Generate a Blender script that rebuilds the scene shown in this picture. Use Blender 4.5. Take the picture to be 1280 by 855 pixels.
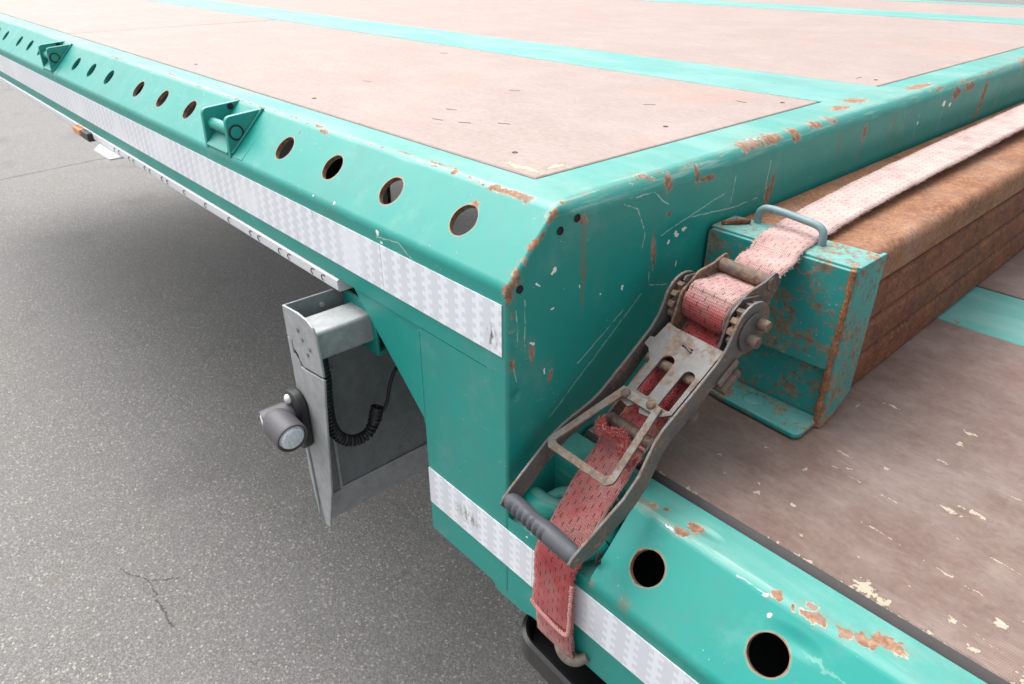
import bpy, bmesh, math, random
from mathutils import Vector, Matrix

# ------------------------------------------------------------------ clear
for o in list(bpy.data.objects): bpy.data.objects.remove(o)
S = bpy.context.scene
COL = S.collection
R = math.radians
Z0 = 1.40                      # height of the upper tape's top edge above the ground; meshes are modelled relative to it

# ------------------------------------------------------------------ camera
PITCH, YAWL = R(29.472), R(42.199)
a = math.pi - YAWL
fh = Vector((math.cos(a), math.sin(a), 0)); up = Vector((0, 0, 1)); rt = fh.cross(up)
Fw = fh * math.cos(PITCH) - up * math.sin(PITCH); Uc = rt.cross(Fw)
cam = bpy.data.cameras.new('camera'); co = bpy.data.objects.new('camera', cam); COL.objects.link(co)
cam.lens = 24.71; cam.sensor_width = 36; cam.clip_start = 0.02; cam.clip_end = 2000
M = Matrix((rt, Uc, -Fw)).transposed().to_4x4(); M.translation = Vector((0.4257, -0.3797, 0.2866 + Z0))
co.matrix_world = M
cam.dof.use_dof = True; cam.dof.focus_distance = 0.82; cam.dof.aperture_fstop = 16.0
S.camera = co

# ------------------------------------------------------------------ world, sun, exposure
SUN_EL, SUN_AZ = R(60), R(185)          # azimuth measured from +x counter-clockwise: far left, behind the trailer side
wd = bpy.data.worlds.new('World'); S.world = wd; wd.use_nodes = True
wn = wd.node_tree.nodes; wl = wd.node_tree.links
bg = wn['Background']
sky = wn.new('ShaderNodeTexSky'); sky.sky_type = 'NISHITA'; sky.sun_disc = False
sky.sun_elevation = SUN_EL; sky.sun_rotation = R(90) - SUN_AZ
sky.air_density = 1.0; sky.dust_density = 6.0; sky.ozone_density = 1.0
hs = wn.new('ShaderNodeHueSaturation'); hs.inputs['Saturation'].default_value = 0.22
wl.new(sky.outputs[0], hs.inputs['Color']); wl.new(hs.outputs[0], bg.inputs[0]); bg.inputs[1].default_value = 0.15
sl = bpy.data.lights.new('sun', 'SUN'); so = bpy.data.objects.new('sun', sl); COL.objects.link(so)
sl.energy = 1.15; sl.angle = R(70); sl.color = (1.0, 0.97, 0.93)
sd = Vector((math.cos(SUN_EL) * math.cos(SUN_AZ), math.cos(SUN_EL) * math.sin(SUN_AZ), math.sin(SUN_EL)))
so.rotation_euler = sd.to_track_quat('Z', 'Y').to_euler(); so.location = sd * 20
S.view_settings.view_transform = 'Standard'; S.view_settings.look = 'None'
S.view_settings.exposure = 1.0; S.view_settings.gamma = 1
S.render.engine = 'CYCLES'
S.cycles.max_bounces = 6; S.cycles.diffuse_bounces = 3; S.cycles.glossy_bounces = 3
S.render.resolution_x = 1024; S.render.resolution_y = 684

rnd = random.Random(7)

# ================================================================== node helper
class NG:
    def __init__(s, name):
        m = bpy.data.materials.new(name); m.use_nodes = True; s.m = m; s.t = m.node_tree
        s.b = s.t.nodes['Principled BSDF']; s.tc = s.t.nodes.new('ShaderNodeTexCoord')
    def link(s, v, sock):
        if hasattr(v, 'is_linked') or isinstance(v, bpy.types.NodeSocket): s.t.links.new(v, sock)
        elif v is not None: sock.default_value = v
    def obj(s): return s.tc.outputs['Object']
    def uv(s): return s.tc.outputs['UV']
    def math(s, op, a, b=None, c=None, clamp=False):
        n = s.t.nodes.new('ShaderNodeMath'); n.operation = op; n.use_clamp = clamp
        for i, v in enumerate((a, b, c)):
            if v is not None: s.link(v, n.inputs[i])
        return n.outputs[0]
    def vm(s, op, a, b=None, out=0, scale=None):
        n = s.t.nodes.new('ShaderNodeVectorMath'); n.operation = op
        s.link(a, n.inputs[0])
        if b is not None: s.link(b, n.inputs[1])
        if scale is not None: s.link(scale, n.inputs['Scale'])
        return n.outputs[1] if op in ('LENGTH', 'DOT_PRODUCT', 'DISTANCE') else n.outputs[0]
    def xyz(s, v):
        n = s.t.nodes.new('ShaderNodeSeparateXYZ'); s.link(v, n.inputs[0]); return n.outputs
    def comb(s, x, y, z):
        n = s.t.nodes.new('ShaderNodeCombineXYZ')
        for i, v in enumerate((x, y, z)): s.link(v, n.inputs[i])
        return n.outputs[0]
    def noise(s, v, scale, detail=4, rough=0.55, col=False, dist=0.0):
        n = s.t.nodes.new('ShaderNodeTexNoise'); s.link(v, n.inputs['Vector'])
        n.inputs['Scale'].default_value = scale; n.inputs['Detail'].default_value = detail
        n.inputs['Roughness'].default_value = rough; n.inputs['Distortion'].default_value = dist
        return n.outputs[1] if col else n.outputs[0]
    def vor(s, v, scale, feat='F1', out='Distance', rnd=1.0):
        n = s.t.nodes.new('ShaderNodeTexVoronoi'); n.feature = feat; s.link(v, n.inputs['Vector'])
        n.inputs['Scale'].default_value = scale; n.inputs['Randomness'].default_value = rnd
        return n.outputs[out]
    def ramp(s, f, stops, interp='LINEAR'):
        n = s.t.nodes.new('ShaderNodeValToRGB'); s.link(f, n.inputs[0]); e = n.color_ramp.elements
        n.color_ramp.interpolation = interp
        while len(e) < len(stops): e.new(0.5)
        for i, (p, c) in enumerate(stops):
            e[i].position = p; e[i].color = (c, c, c, 1) if isinstance(c, (int, float)) else (*c, 1)
        return n.outputs[0]
    def step(s, f, lo, hi):      # smooth 0..1 between lo and hi
        n = s.t.nodes.new('ShaderNodeMapRange'); n.interpolation_type = 'SMOOTHSTEP'; s.link(f, n.inputs[0])
        n.inputs[1].default_value = lo; n.inputs[2].default_value = hi
        n.inputs[3].default_value = 0; n.inputs[4].default_value = 1
        if lo > hi:
            n.inputs[1].default_value = hi; n.inputs[2].default_value = lo
            n.inputs[3].default_value = 1; n.inputs[4].default_value = 0
        return n.outputs[0]
    def mix(s, f, a, b, mode='MIX'):
        n = s.t.nodes.new('ShaderNodeMix'); n.data_type = 'RGBA'; n.blend_type = mode
        s.link(f, n.inputs[0])
        for v, i in ((a, 6), (b, 7)):
            if isinstance(v, tuple): n.inputs[i].default_value = (*v[:3], 1)
            else: s.link(v, n.inputs[i])
        return n.outputs[2]
    def fmix(s, f, a, b):
        n = s.t.nodes.new('ShaderNodeMix'); s.link(f, n.inputs[0]); s.link(a, n.inputs[2]); s.link(b, n.inputs[3]); return n.outputs[0]
    def bump(s, h, strength=0.3, dist=0.001, normal=None):
        n = s.t.nodes.new('ShaderNodeBump'); s.link(h, n.inputs['Height']); n.inputs['Strength'].default_value = strength
        n.inputs['Distance'].default_value = dist
        if normal is not None: s.link(normal, n.inputs['Normal'])
        return n.outputs[0]
    def spots(s, p, lst):        # smallest normalised distance to a list of ellipsoids
        cur = None
        for (c, r) in lst:
            d = s.vm('SUBTRACT', p, tuple(c)); d = s.vm('MULTIPLY', d, tuple(1 / q for q in r)); d = s.vm('LENGTH', d)
            cur = d if cur is None else s.math('MINIMUM', cur, d)
        return cur
    def seg(s, p, a, b):         # distance to a segment
        a = Vector(a); b = Vector(b); ab = b - a
        pa = s.vm('SUBTRACT', p, tuple(a)); t = s.vm('DOT_PRODUCT', pa, tuple(ab / ab.length_squared))
        t = s.math('MAXIMUM', s.math('MINIMUM', t, 1.0), 0.0)
        return s.vm('LENGTH', s.vm('SUBTRACT', pa, s.vm('SCALE', tuple(ab), scale=t)))
    def segs(s, p, pts):
        cur = None
        for a, b in zip(pts, pts[1:]):
            d = s.seg(p, a, b); cur = d if cur is None else s.math('MINIMUM', cur, d)
        return cur
    def out(s, color=None, rough=None, metal=None, normal=None, spec=None, **kw):
        for k, v in (('Base Color', color), ('Roughness', rough), ('Metallic', metal), ('Normal', normal), ('Specular IOR Level', spec)):
            if v is not None:
                if k == 'Base Color' and isinstance(v, tuple): v = (*v[:3], 1)
                s.link(v, s.b.inputs[k])
        for k, v in kw.items(): s.link(v, s.b.inputs[k])
        return s.m

# ================================================================== materials
RUST_D = (0.12, 0.058, 0.038); RUST_M = (0.25, 0.135, 0.082); RUST_L = (0.40, 0.25, 0.16); PRIMER = (0.58, 0.53, 0.43)
TEAL = (0.010, 0.258, 0.220)

def paint(name, spots=(), rims=(), streaks=(), scratches=(), marks=(), chip=0.0, rusty=0.0, teal=TEAL, dents=(), prim=0.6, wear=None, edges=()):
    g = NG(name); p = g.obj()
    wob = g.vm('SUBTRACT', g.noise(p, 55, 5, 0.65, col=True), (0.5, 0.5, 0.5))
    pw = g.vm('ADD', p, g.vm('SCALE', wob, scale=0.018))
    fine = g.noise(p, 190, 4, 0.6)
    base = g.mix(g.noise(p, 5, 5, 0.6), tuple(c * 0.86 for c in teal), tuple(min(1, c * 1.13) for c in teal))
    base = g.mix(g.math('MULTIPLY', g.step(g.noise(p, 14, 6, 0.7), 0.52, 0.75), 0.16), base, (0.30, 0.47, 0.43))      # chalky wear
    speck = g.step(g.vor(p, 120, rnd=1), 0.10, 0.05)
    speck = g.math('MULTIPLY', speck, g.step(g.noise(p, 23, 2), 0.54, 0.62))
    base = g.mix(g.math('MULTIPLY', speck, 0.6), base, (0.55, 0.70, 0.64))
    # fine scuffs
    sc = g.noise(g.vm('MULTIPLY', pw, (16, 34, 300)), 1.0, 3, 0.5)
    sc = g.math('MULTIPLY', g.step(sc, 0.66, 0.72), g.step(g.noise(p, 9, 3), 0.5, 0.64))
    base = g.mix(g.math('MULTIPLY', sc, 0.22), base, (0.45, 0.62, 0.56))
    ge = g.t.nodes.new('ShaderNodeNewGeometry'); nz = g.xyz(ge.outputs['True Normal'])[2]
    level_sheen = g.math('MULTIPLY', g.step(g.math('ABSOLUTE', nz), 0.80, 0.99), g.math('ADD', 0.10, g.math('MULTIPLY', g.step(g.noise(g.vm('MULTIPLY', p, (4, 14, 4)), 1.0, 6, 0.65), 0.38, 0.66), 0.18)))
    base = g.mix(level_sheen, base, (0.47, 0.55, 0.51))          # pale sky sheen of level faces, put into the paint colour
    run = g.noise(g.vm('MULTIPLY', p, (75, 75, 5)), 1.0, 4, 0.6)
    base = g.mix(g.math('MULTIPLY', g.step(run, 0.52, 0.74), 0.15), base, (0.10, 0.16, 0.14))          # rain runs
    grime = g.math('MULTIPLY', g.step(g.noise(p, 7.5, 7, 0.68), 0.47, 0.70), g.step(g.noise(p, 85, 4, 0.7), 0.30, 0.65))
    base = g.mix(g.math('MULTIPLY', grime, 0.26), base, (0.12, 0.155, 0.125))
    if wear is not None:          # paint rubbed thin along a bend
        for (ax, c0, hw_, ax2, c2) in wear:
            q = g.xyz(p)[ax]; d = g.math('DIVIDE', g.math('ABSOLUTE', g.math('SUBTRACT', q, c0)), hw_)
            if ax2 is not None: d = g.math('MAXIMUM', d, g.math('DIVIDE', g.math('ABSOLUTE', g.math('SUBTRACT', g.xyz(p)[ax2], c2)), .02))
            st_ = (9, 160, 160) if ax == 1 else (160, 9, 160)
            nn = g.noise(g.vm('MULTIPLY', p, st_), 1.0, 5, 0.7)
            mk_ = g.math('MULTIPLY', g.step(d, 1.0, 0.3), g.step(nn, 0.50, 0.66))
            base = g.mix(g.math('MULTIPLY', mk_, 0.4), base, (0.46, 0.54, 0.46))
    chipd = None
    if spots:
        chipd = g.spots(pw, spots); chipd = g.math('ADD', g.math('MULTIPLY', chipd, 1.28), g.math('MULTIPLY', g.math('SUBTRACT', fine, 0.5), 1.7))
    for pl, ew, br in edges:
        d = g.math('DIVIDE', g.segs(pw, pl), ew); d = g.math('ADD', d, g.math('MULTIPLY', g.math('SUBTRACT', g.noise(p, 46, 5, 0.75), br), 5.0))
        d = g.math('MAXIMUM', d, 0.3)
        chipd = d if chipd is None else g.math('MINIMUM', chipd, d)
    if chip > 0:
        rc = g.math('MULTIPLY', g.math('SUBTRACT', 1.0 - 0.30 * 0, g.noise(p, 26, 6, 0.62)), 1.0)
        rc = g.math('MULTIPLY', g.math('SUBTRACT', rc, 0.27 + chip * 0.1), 14.0)
        rc = g.math('MAXIMUM', rc, 0.05)
        chipd = rc if chipd is None else g.math('MINIMUM', chipd, rc)
    h = None; rough = g.fmix(g.noise(p, 18, 5, 0.7), 0.30, 0.58)
    if scratches:
        sd = None
        pw2 = g.vm('ADD', p, g.vm('SCALE', wob, scale=0.006))
        for pl in scratches:
            d = g.segs(pw2, pl); sd = d if sd is None else g.math('MINIMUM', sd, d)
        m = g.math('MULTIPLY', g.step(g.math('ADD', sd, g.math('MULTIPLY', fine, 0.0012)), 0.0016, 0.0008), 0.6)
        base = g.mix(m, base, (0.60, 0.72, 0.62))
    if streaks:
        d = g.spots(pw, streaks); m = g.math('MULTIPLY', g.step(d, 1.1, 0.15), g.step(g.noise(p, 60, 5, 0.7), 0.30, 0.62))
        base = g.mix(g.math('MULTIPLY', m, 0.8), base, (0.20, 0.125, 0.065))
    if dents:
        d = g.spots(p, dents); h = g.math('MULTIPLY', g.step(d, 0.0, 1.0), 4.0)
    if rusty > 0:
        n1 = g.noise(p, 30, 8, 0.72); n2 = g.noise(p, 150, 6, 0.7)
        r = g.step(g.math('ADD', g.math('MULTIPLY', n1, 0.58), g.math('MULTIPLY', n2, 0.42)), 0.60 - rusty * 0.12, 0.65 - rusty * 0.10)
        rc = g.ramp(g.noise(p, 130, 5), [(0.3, (0.13, 0.062, 0.034)), (0.55, (0.25, 0.135, 0.072)), (0.75, (0.37, 0.26, 0.165))])
        base = g.mix(g.math('MULTIPLY', r, 0.85), base, rc)
        rough = g.math('ADD', rough, g.math('MULTIPLY', r, 0.4))
        dark = g.step(g.vor(g.vm('ADD', p, g.vm('SCALE', wob, scale=0.01)), 70), 0.09, 0.03)
        base = g.mix(g.math('MULTIPLY', dark, g.step(g.noise(p, 12), 0.5, 0.7)), base, (0.05, 0.03, 0.02))
    rimm = None
    if rims:
        d = g.spots(p, rims); d = g.math('ADD', d, g.math('MULTIPLY', g.math('SUBTRACT', g.noise(p, 70, 4, 0.7), 0.5), 0.30)); rimm = d
    if chipd is not None:
        base = g.mix(g.math('MULTIPLY', g.math('MULTIPLY', g.step(chipd, 2.3, 1.0), g.step(g.noise(p, 110, 4, 0.7), 0.34, 0.62)), 0.34), base, (0.24, 0.17, 0.11))
        inner = g.step(chipd, 1.02, 0.94); ring = g.step(chipd, 1.16, 1.05)
        rustc = g.ramp(g.noise(p, 150, 6, 0.7), [(0.3, RUST_D), (0.5, RUST_M), (0.68, RUST_L)])
        rustc = g.mix(g.step(g.noise(p, 45, 3), 0.5, 0.66), rustc, (0.27, 0.185, 0.15))
        base = g.mix(g.math('MULTIPLY', g.math('MULTIPLY', ring, prim), g.math('MULTIPLY', g.step(g.noise(p, 75, 2), 0.46, 0.56), 0.8)), base, PRIMER)
        base = g.mix(inner, base, rustc)
        rough = g.fmix(inner, rough, 0.85)
    if rimm is not None:
        base = g.mix(g.math('MULTIPLY', g.step(rimm, 1.10, 1.02), 0.35), base, (0.36, 0.30, 0.22))
        base = g.mix(g.step(rimm, 1.03, 0.98), base, g.ramp(fine, [(0.35, (0.13, 0.06, 0.035)), (0.6, (0.30, 0.16, 0.09))]))
    if marks:
        d = g.spots(pw, marks); d = g.math('ADD', g.math('MULTIPLY', d, 1.3), g.math('MULTIPLY', g.math('SUBTRACT', fine, 0.5), 0.9))
        base = g.mix(g.step(d, 1.05, 0.92), base, (0.78, 0.80, 0.74))
    hb = g.math('MULTIPLY', g.noise(p, 420, 2), 0.05)           # orange peel
    hb = g.math('ADD', hb, g.math('MULTIPLY', g.noise(p, 9, 2), 1.2))
    h = hb if h is None else g.math('ADD', hb, h)
    return g.out(base, rough, 0.0, g.bump(h, 0.5, 0.0012), spec=0.5)

def mat_rust(name, c=((0.11, 0.044, 0.022), (0.235, 0.100, 0.050), (0.36, 0.185, 0.095)), dust=0.35):
    g = NG(name); p = g.obj()
    q = g.vm('MULTIPLY', p, (1, 0.8, 1))
    n = g.math('ADD', g.math('MULTIPLY', g.noise(q, 18, 6, 0.65), 0.42), g.math('MULTIPLY', g.noise(p, 300, 5, 0.8), 0.58))
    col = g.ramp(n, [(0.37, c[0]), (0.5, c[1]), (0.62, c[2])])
    col = g.mix(g.math('MULTIPLY', g.step(g.noise(q, 8, 5, 0.6), 0.45, 0.7), dust), col, (0.42, 0.31, 0.24))
    col = g.mix(g.math('MULTIPLY', g.step(g.noise(q, 33, 5, 0.7), 0.56, 0.7), 0.5), col, (0.33, 0.13, 0.04))
    dk = g.step(g.noise(p, 120, 4, 0.6), 0.66, 0.72)
    col = g.mix(g.math('MULTIPLY', dk, 0.6), col, (0.08, 0.035, 0.02))
    cell = g.xyz(g.vor(p, 420, out='Color'))[0]; cell2 = g.xyz(g.vor(p, 170, out='Color'))[1]
    col = g.mix(g.math('MULTIPLY', g.step(cell, 0.35, 1.0), 0.50), col, c[0]); col = g.mix(g.math('MULTIPLY', g.step(cell2, 0.6, 1.0), 0.45), col, c[2])
    pal = g.step(g.vor(p, 55), 0.07, 0.03)
    col = g.mix(g.math('MULTIPLY', pal, 0.6), col, (0.6, 0.5, 0.38))
    h = g.math('ADD', g.noise(p, 330, 5, 0.75), g.math('MULTIPLY', g.noise(p, 60, 3), 1.2))
    return g.out(col, g.fmix(g.noise(p, 80), 0.62, 0.85), 0.0, g.bump(h, 0.6, 0.0011), spec=0.4)

def mat_steel(name, base=(0.30, 0.30, 0.305), rust=0.4, rough=0.5, metal=0.55, lo=None):
    g = NG(name); p = g.obj()
    n = g.math('ADD', g.math('MULTIPLY', g.noise(p, 34, 6, 0.65), 0.6), g.math('MULTIPLY', g.noise(p, 170, 4, 0.6), 0.4))
    col = g.mix(g.noise(p, 60, 5, 0.65), tuple(c * 0.55 for c in base), tuple(min(1, c * 1.4) for c in base))
    r = g.step(n, 0.66 - rust * 0.3, 0.74 - rust * 0.26)
    rc = g.ramp(g.noise(p, 210, 4), [(0.3, (0.085, 0.052, 0.040)), (0.5, (0.17, 0.105, 0.072)), (0.7, (0.31, 0.19, 0.10))])
    col = g.mix(g.math('MULTIPLY', r, 0.75), col, rc)
    h = g.math('ADD', g.math('MULTIPLY', g.noise(p, 500, 3, 0.7), 0.7), g.noise(p, 120, 3))
    return g.out(col, g.fmix(r, rough, 0.85), g.fmix(r, metal, 0.0), g.bump(h, 0.35, 0.0008))

def mat_plain(name, col, rough=0.5, metal=0.0, bump=0.2, bs=200, var=0.15, spec=0.5):
    g = NG(name); p = g.obj()
    c = g.mix(g.noise(p, 40, 5, 0.6), tuple(q * (1 - var) for q in col), tuple(min(1, q * (1 + var)) for q in col))
    return g.out(c, g.fmix(g.noise(p, 70, 3), rough * 0.85, min(1, rough * 1.15)), metal, g.bump(g.noise(p, bs, 4), bump, 0.0008), spec=spec)

def mat_board(name, base, dusty, chips=(), seams=(), dust=0.5, rough=0.5, mesh=1.0, chipn=0.0, edge=None):
    g = NG(name); p = g.obj(); x, y, z = g.xyz(p)
    st = g.vm('MULTIPLY', p, (3, 6, 1))
    n1 = g.noise(st, 3.0, 8, 0.75); n2 = g.noise(p, 7, 8, 0.76); n3 = g.noise(p, 140, 5, 0.7)
    col = g.mix(n3, tuple(c * 0.62 for c in base), tuple(c * 1.38 for c in base))
    col = g.mix(g.math('MULTIPLY', g.step(n2, 0.38, 0.66), dust), col, dusty)
    col = g.mix(g.math('MULTIPLY', g.step(n1, 0.46, 0.66), dust * 0.5), col, tuple(min(1, c * 1.06) for c in dusty))
    col = g.mix(g.math('MULTIPLY', g.step(g.noise(p, 4.3, 4), 0.55, 0.70), 0.30), col, tuple(c * q for c, q in zip(base, (1.3, 0.95, 0.85))))
    # wire mesh imprint of phenolic ply
    ga = g.math('SINE', g.math('MULTIPLY', g.math('ADD', x, g.math('MULTIPLY', y, 0.55)), 2400.0))
    gb = g.math('SINE', g.math('MULTIPLY', g.math('SUBTRACT', y, g.math('MULTIPLY', x, 0.5)), 2400.0))
    gr = g.math('MULTIPLY', ga, gb)
    col = g.mix(g.math('MULTIPLY', g.math('MULTIPLY', g.step(gr, -0.2, 0.9), mesh), 0.38), col, tuple(c * 0.45 for c in base))
    cell = g.xyz(g.vor(g.vm('MULTIPLY', p, (0.35, 1, 1)), 330, out='Color'))[0]
    col = g.mix(g.math('MULTIPLY', cell, 0.20), col, tuple(c * 0.5 for c in base))
    # scratches
    q = g.vm('ADD', p, g.vm('SCALE', g.vm('SUBTRACT', g.noise(p, 3, 3, col=True), (0.5, 0.5, 0.5)), scale=0.10))
    s1 = g.noise(g.vm('MULTIPLY', q, (7, 230, 1)), 1.0, 3, 0.5); s2 = g.noise(g.vm('MULTIPLY', q, (250, 9, 1)), 1.0, 3, 0.5)
    m1 = g.math('MULTIPLY', g.step(s1, 0.70, 0.78), g.math('MULTIPLY', g.step(g.noise(p, 7, 2), 0.52, 0.66), 0.6))
    m2 = g.math('MULTIPLY', g.step(s2, 0.71, 0.76), g.step(g.noise(p, 9, 2), 0.54, 0.64))
    col = g.mix(g.math('MULTIPLY', m1, 0.5), col, tuple(min(1, c * 1.5) for c in dusty))
    col = g.mix(g.math('MULTIPLY', m2, 0.55), col, tuple(c * 0.35 for c in base))
    h = g.math('ADD', g.math('MULTIPLY', gr, 0.10 * mesh), g.math('MULTIPLY', g.noise(p, 300, 3), 0.3))
    wob = g.vm('SUBTRACT', g.noise(p, 70, 5, 0.7, col=True), (0.5, 0.5, 0.5))
    pw = g.vm('ADD', p, g.vm('SCALE', wob, scale=0.022))
    fine = g.noise(g.vm('MULTIPLY', p, (1, 1, 0.2)), 230, 4, 0.6)
    cd = None
    if chips:
        cd = g.math('ADD', g.math('MULTIPLY', g.spots(pw, chips), 1.9), g.math('MULTIPLY', g.math('SUBTRACT', fine, 0.5), 3.4))
    if seams:
        for pl in seams:
            d = g.segs(g.vm('ADD', p, g.vm('SCALE', wob, scale=0.012)), pl)
            d = g.math('ADD', g.math('DIVIDE', d, 0.0009), g.math('MULTIPLY', g.math('SUBTRACT', g.noise(p, 60, 5, 0.75), 0.44), 8.0))
            cd = d if cd is None else g.math('MINIMUM', cd, d)
    if edge is not None:
        d = g.math('SUBTRACT', y, edge)
        d = g.math('ADD', g.math('DIVIDE', d, 0.0032), g.math('MULTIPLY', g.math('SUBTRACT', g.noise(p, 60, 5, 0.75), 0.47), 8.0))
        cd = d if cd is None else g.math('MINIMUM', cd, d)
    if chipn > 0:
        d = g.math('MULTIPLY', g.math('SUBTRACT', 0.76 - chipn, g.noise(p, 45, 4, 0.6)), 20.0); d = g.math('ADD', d, 1.0)
        cd = d if cd is None else g.math('MINIMUM', cd, d)
    if cd is not None:
        m = g.step(cd, 1.05, 0.85)
        wood = g.mix(g.noise(g.vm('MULTIPLY', p, (60, 400, 1)), 1.0, 3), (0.33, 0.27, 0.20), (0.48, 0.425, 0.335))
        rim = g.step(cd, 1.4, 1.1)
        col = g.mix(g.math('MULTIPLY', rim, 0.4), col, tuple(c * 0.4 for c in base))
        col = g.mix(m, col, wood)
    rg = g.fmix(n2, rough * 0.85, min(1, rough * 1.25))
    return g.out(col, rg, 0.0, g.bump(h, 0.45, 0.0007), spec=0.28)

def mat_tape(name, ofs=0.0, dirt=(), split=(), cracks=()):
    g = NG(name); p = g.obj(); x, y, z = g.xyz(p)
    B = 0.0055
    i = g.math('FLOOR', g.math('DIVIDE', g.math('ADD', x, 50 + ofs), B)); j = g.math('FLOOR', g.math('DIVIDE', g.math('ADD', z, 5.0), B))
    jj = g.math('MODULO', j, 2.0)
    k = g.math('MODULO', g.math('ADD', i, g.math('MULTIPLY', jj, 1.0)), 5.0)
    blk = g.step(k, 2.6, 2.4)
    # micro prism rows
    fr = g.math('SINE', g.math('MULTIPLY', x, 4200.0)); fz = g.math('SINE', g.math('MULTIPLY', z, 4600.0))
    mic = g.math('MULTIPLY', fr, fz)
    zone = g.step(g.noise(g.vm('MULTIPLY', p, (6, 6, 6)), 1.0, 2), 0.36, 0.50)
    fac = g.math('MULTIPLY', g.math('MULTIPLY', blk, g.math('ADD', 0.36, g.math('MULTIPLY', mic, 0.30))), g.math('ADD', 0.18, g.math('MULTIPLY', zone, 0.65)))
    col = g.mix(fac, (0.82, 0.85, 0.90), (0.34, 0.37, 0.42))
    col = g.mix(g.math('MULTIPLY', g.step(g.noise(p, 24, 4), 0.5, 0.75), 0.22), col, (0.62, 0.66, 0.80))
    if dirt:
        d = g.spots(p, dirt); n = g.noise(g.vm('MULTIPLY', p, (1, 1, 0.3)), 260, 4, 0.8)
        col = g.mix(g.math('MULTIPLY', g.step(d, 1.0, 0.2), g.step(n, 0.45, 0.6)), col, (0.16, 0.14, 0.11))
    if cracks:
        wob = g.vm('SUBTRACT', g.noise(p, 60, 3, col=True), (0.5, 0.5, 0.5)); pw = g.vm('ADD', p, g.vm('SCALE', wob, scale=0.003))
        for c in cracks:
            col = g.mix(g.math('MULTIPLY', g.step(g.segs(pw, c), 0.0011, 0.0005), 0.85), col, (0.07, 0.08, 0.08))
    gl = g.step(g.noise(p, 33, 5, 0.7), 0.62, 0.74)
    col = g.mix(g.math('MULTIPLY', gl, 0.30), col, (0.42, 0.38, 0.30))
    stn = g.noise(g.vm('MULTIPLY', p, (70, 70, 9)), 1.0, 5, 0.7); col = g.mix(g.math('MULTIPLY', g.step(stn, 0.54, 0.75), 0.28), col, (0.36, 0.36, 0.34))
    return g.out(col, 0.28, 0.0, g.bump(g.math('ADD', mic, g.math('MULTIPLY', blk, 1.5)), 0.12, 0.0004), spec=0.6)

def mat_web(name):
    g = NG(name); u, v, _ = g.xyz(g.uv()); p = g.obj()
    at = g.t.nodes.new('ShaderNodeAttribute'); at.attribute_name = 'fade'; fd = at.outputs['Fac']
    rows = 8.0; pit = 0.0130
    vr = g.math('MULTIPLY', v, rows); ci = g.math('FLOOR', vr); vf = g.math('SUBTRACT', vr, ci)
    ofs = g.math('MULTIPLY', g.math('MODULO', ci, 2.0), 0.5)
    uu = g.math('ADD', g.math('ADD', g.math('DIVIDE', u, pit), ofs), g.math('MULTIPLY', g.noise(p, 40, 2), 0.35)); uf = g.math('FRACT', g.math('ADD', uu, 50.0))
    wv = g.math('ABSOLUTE', g.math('SUBTRACT', vf, 0.5))
    dash = g.math('MULTIPLY', g.step(wv, 0.10, 0.05), g.math('MULTIPLY', g.step(uf, 0.45, 0.52), g.step(uf, 0.95, 0.86)))
    dash = g.math('MULTIPLY', dash, g.step(g.noise(p, 65, 3), 0.33, 0.48))
    yarn = g.math('SINE', g.math('MULTIPLY', v, 2 * math.pi * 28)); weft = g.math('SINE', g.math('ADD', g.math('MULTIPLY', u, 2 * math.pi / 0.0030), g.math('MULTIPLY', yarn, 0.8)))
    wv2 = g.math('MULTIPLY', g.math('ADD', yarn, 1.2), g.math('ADD', weft, 1.6))
    n = g.noise(p, 26, 6, 0.7); nf = g.noise(p, 420, 3, 0.7)
    red = g.ramp(n, [(0.3, (0.33, 0.024, 0.032)), (0.5, (0.43, 0.050, 0.055)), (0.7, (0.47, 0.155, 0.15))])
    pale = g.ramp(n, [(0.3, (0.48, 0.345, 0.32)), (0.5, (0.62, 0.48, 0.45)), (0.7, (0.68, 0.57, 0.53))])
    col = g.mix(fd, red, pale)
    rim = g.step(g.math('ABSOLUTE', g.math('SUBTRACT', v, 0.5)), 0.38, 0.5)
    col = g.mix(g.math('MULTIPLY', rim, g.math('MULTIPLY', g.step(n, 0.35, 0.6), 0.55)), col, (0.58, 0.44, 0.40))
    dirt = g.math('MULTIPLY', g.step(g.noise(p, 40, 5, 0.75), 0.46, 0.70), g.math('SUBTRACT', 0.58, g.math('MULTIPLY', fd, 0.22)))
    col = g.mix(dirt, col, (0.24, 0.185, 0.165))
    col = g.mix(g.math('MULTIPLY', g.step(wv2, 1.6, 0.3), 0.35), col, (0.22, 0.09, 0.08))
    col = g.mix(g.math('MULTIPLY', dash, g.math('SUBTRACT', 0.9, g.math('MULTIPLY', fd, 0.45))), col, (0.035, 0.02, 0.02))
    h = g.math('ADD', g.math('MULTIPLY', wv2, 0.35), g.math('ADD', g.math('MULTIPLY', nf, 0.7), g.math('MULTIPLY', dash, -1.6)))
    return g.out(col, 0.88, 0.0, g.bump(h, 0.7, 0.0008), spec=0.2)

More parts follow.
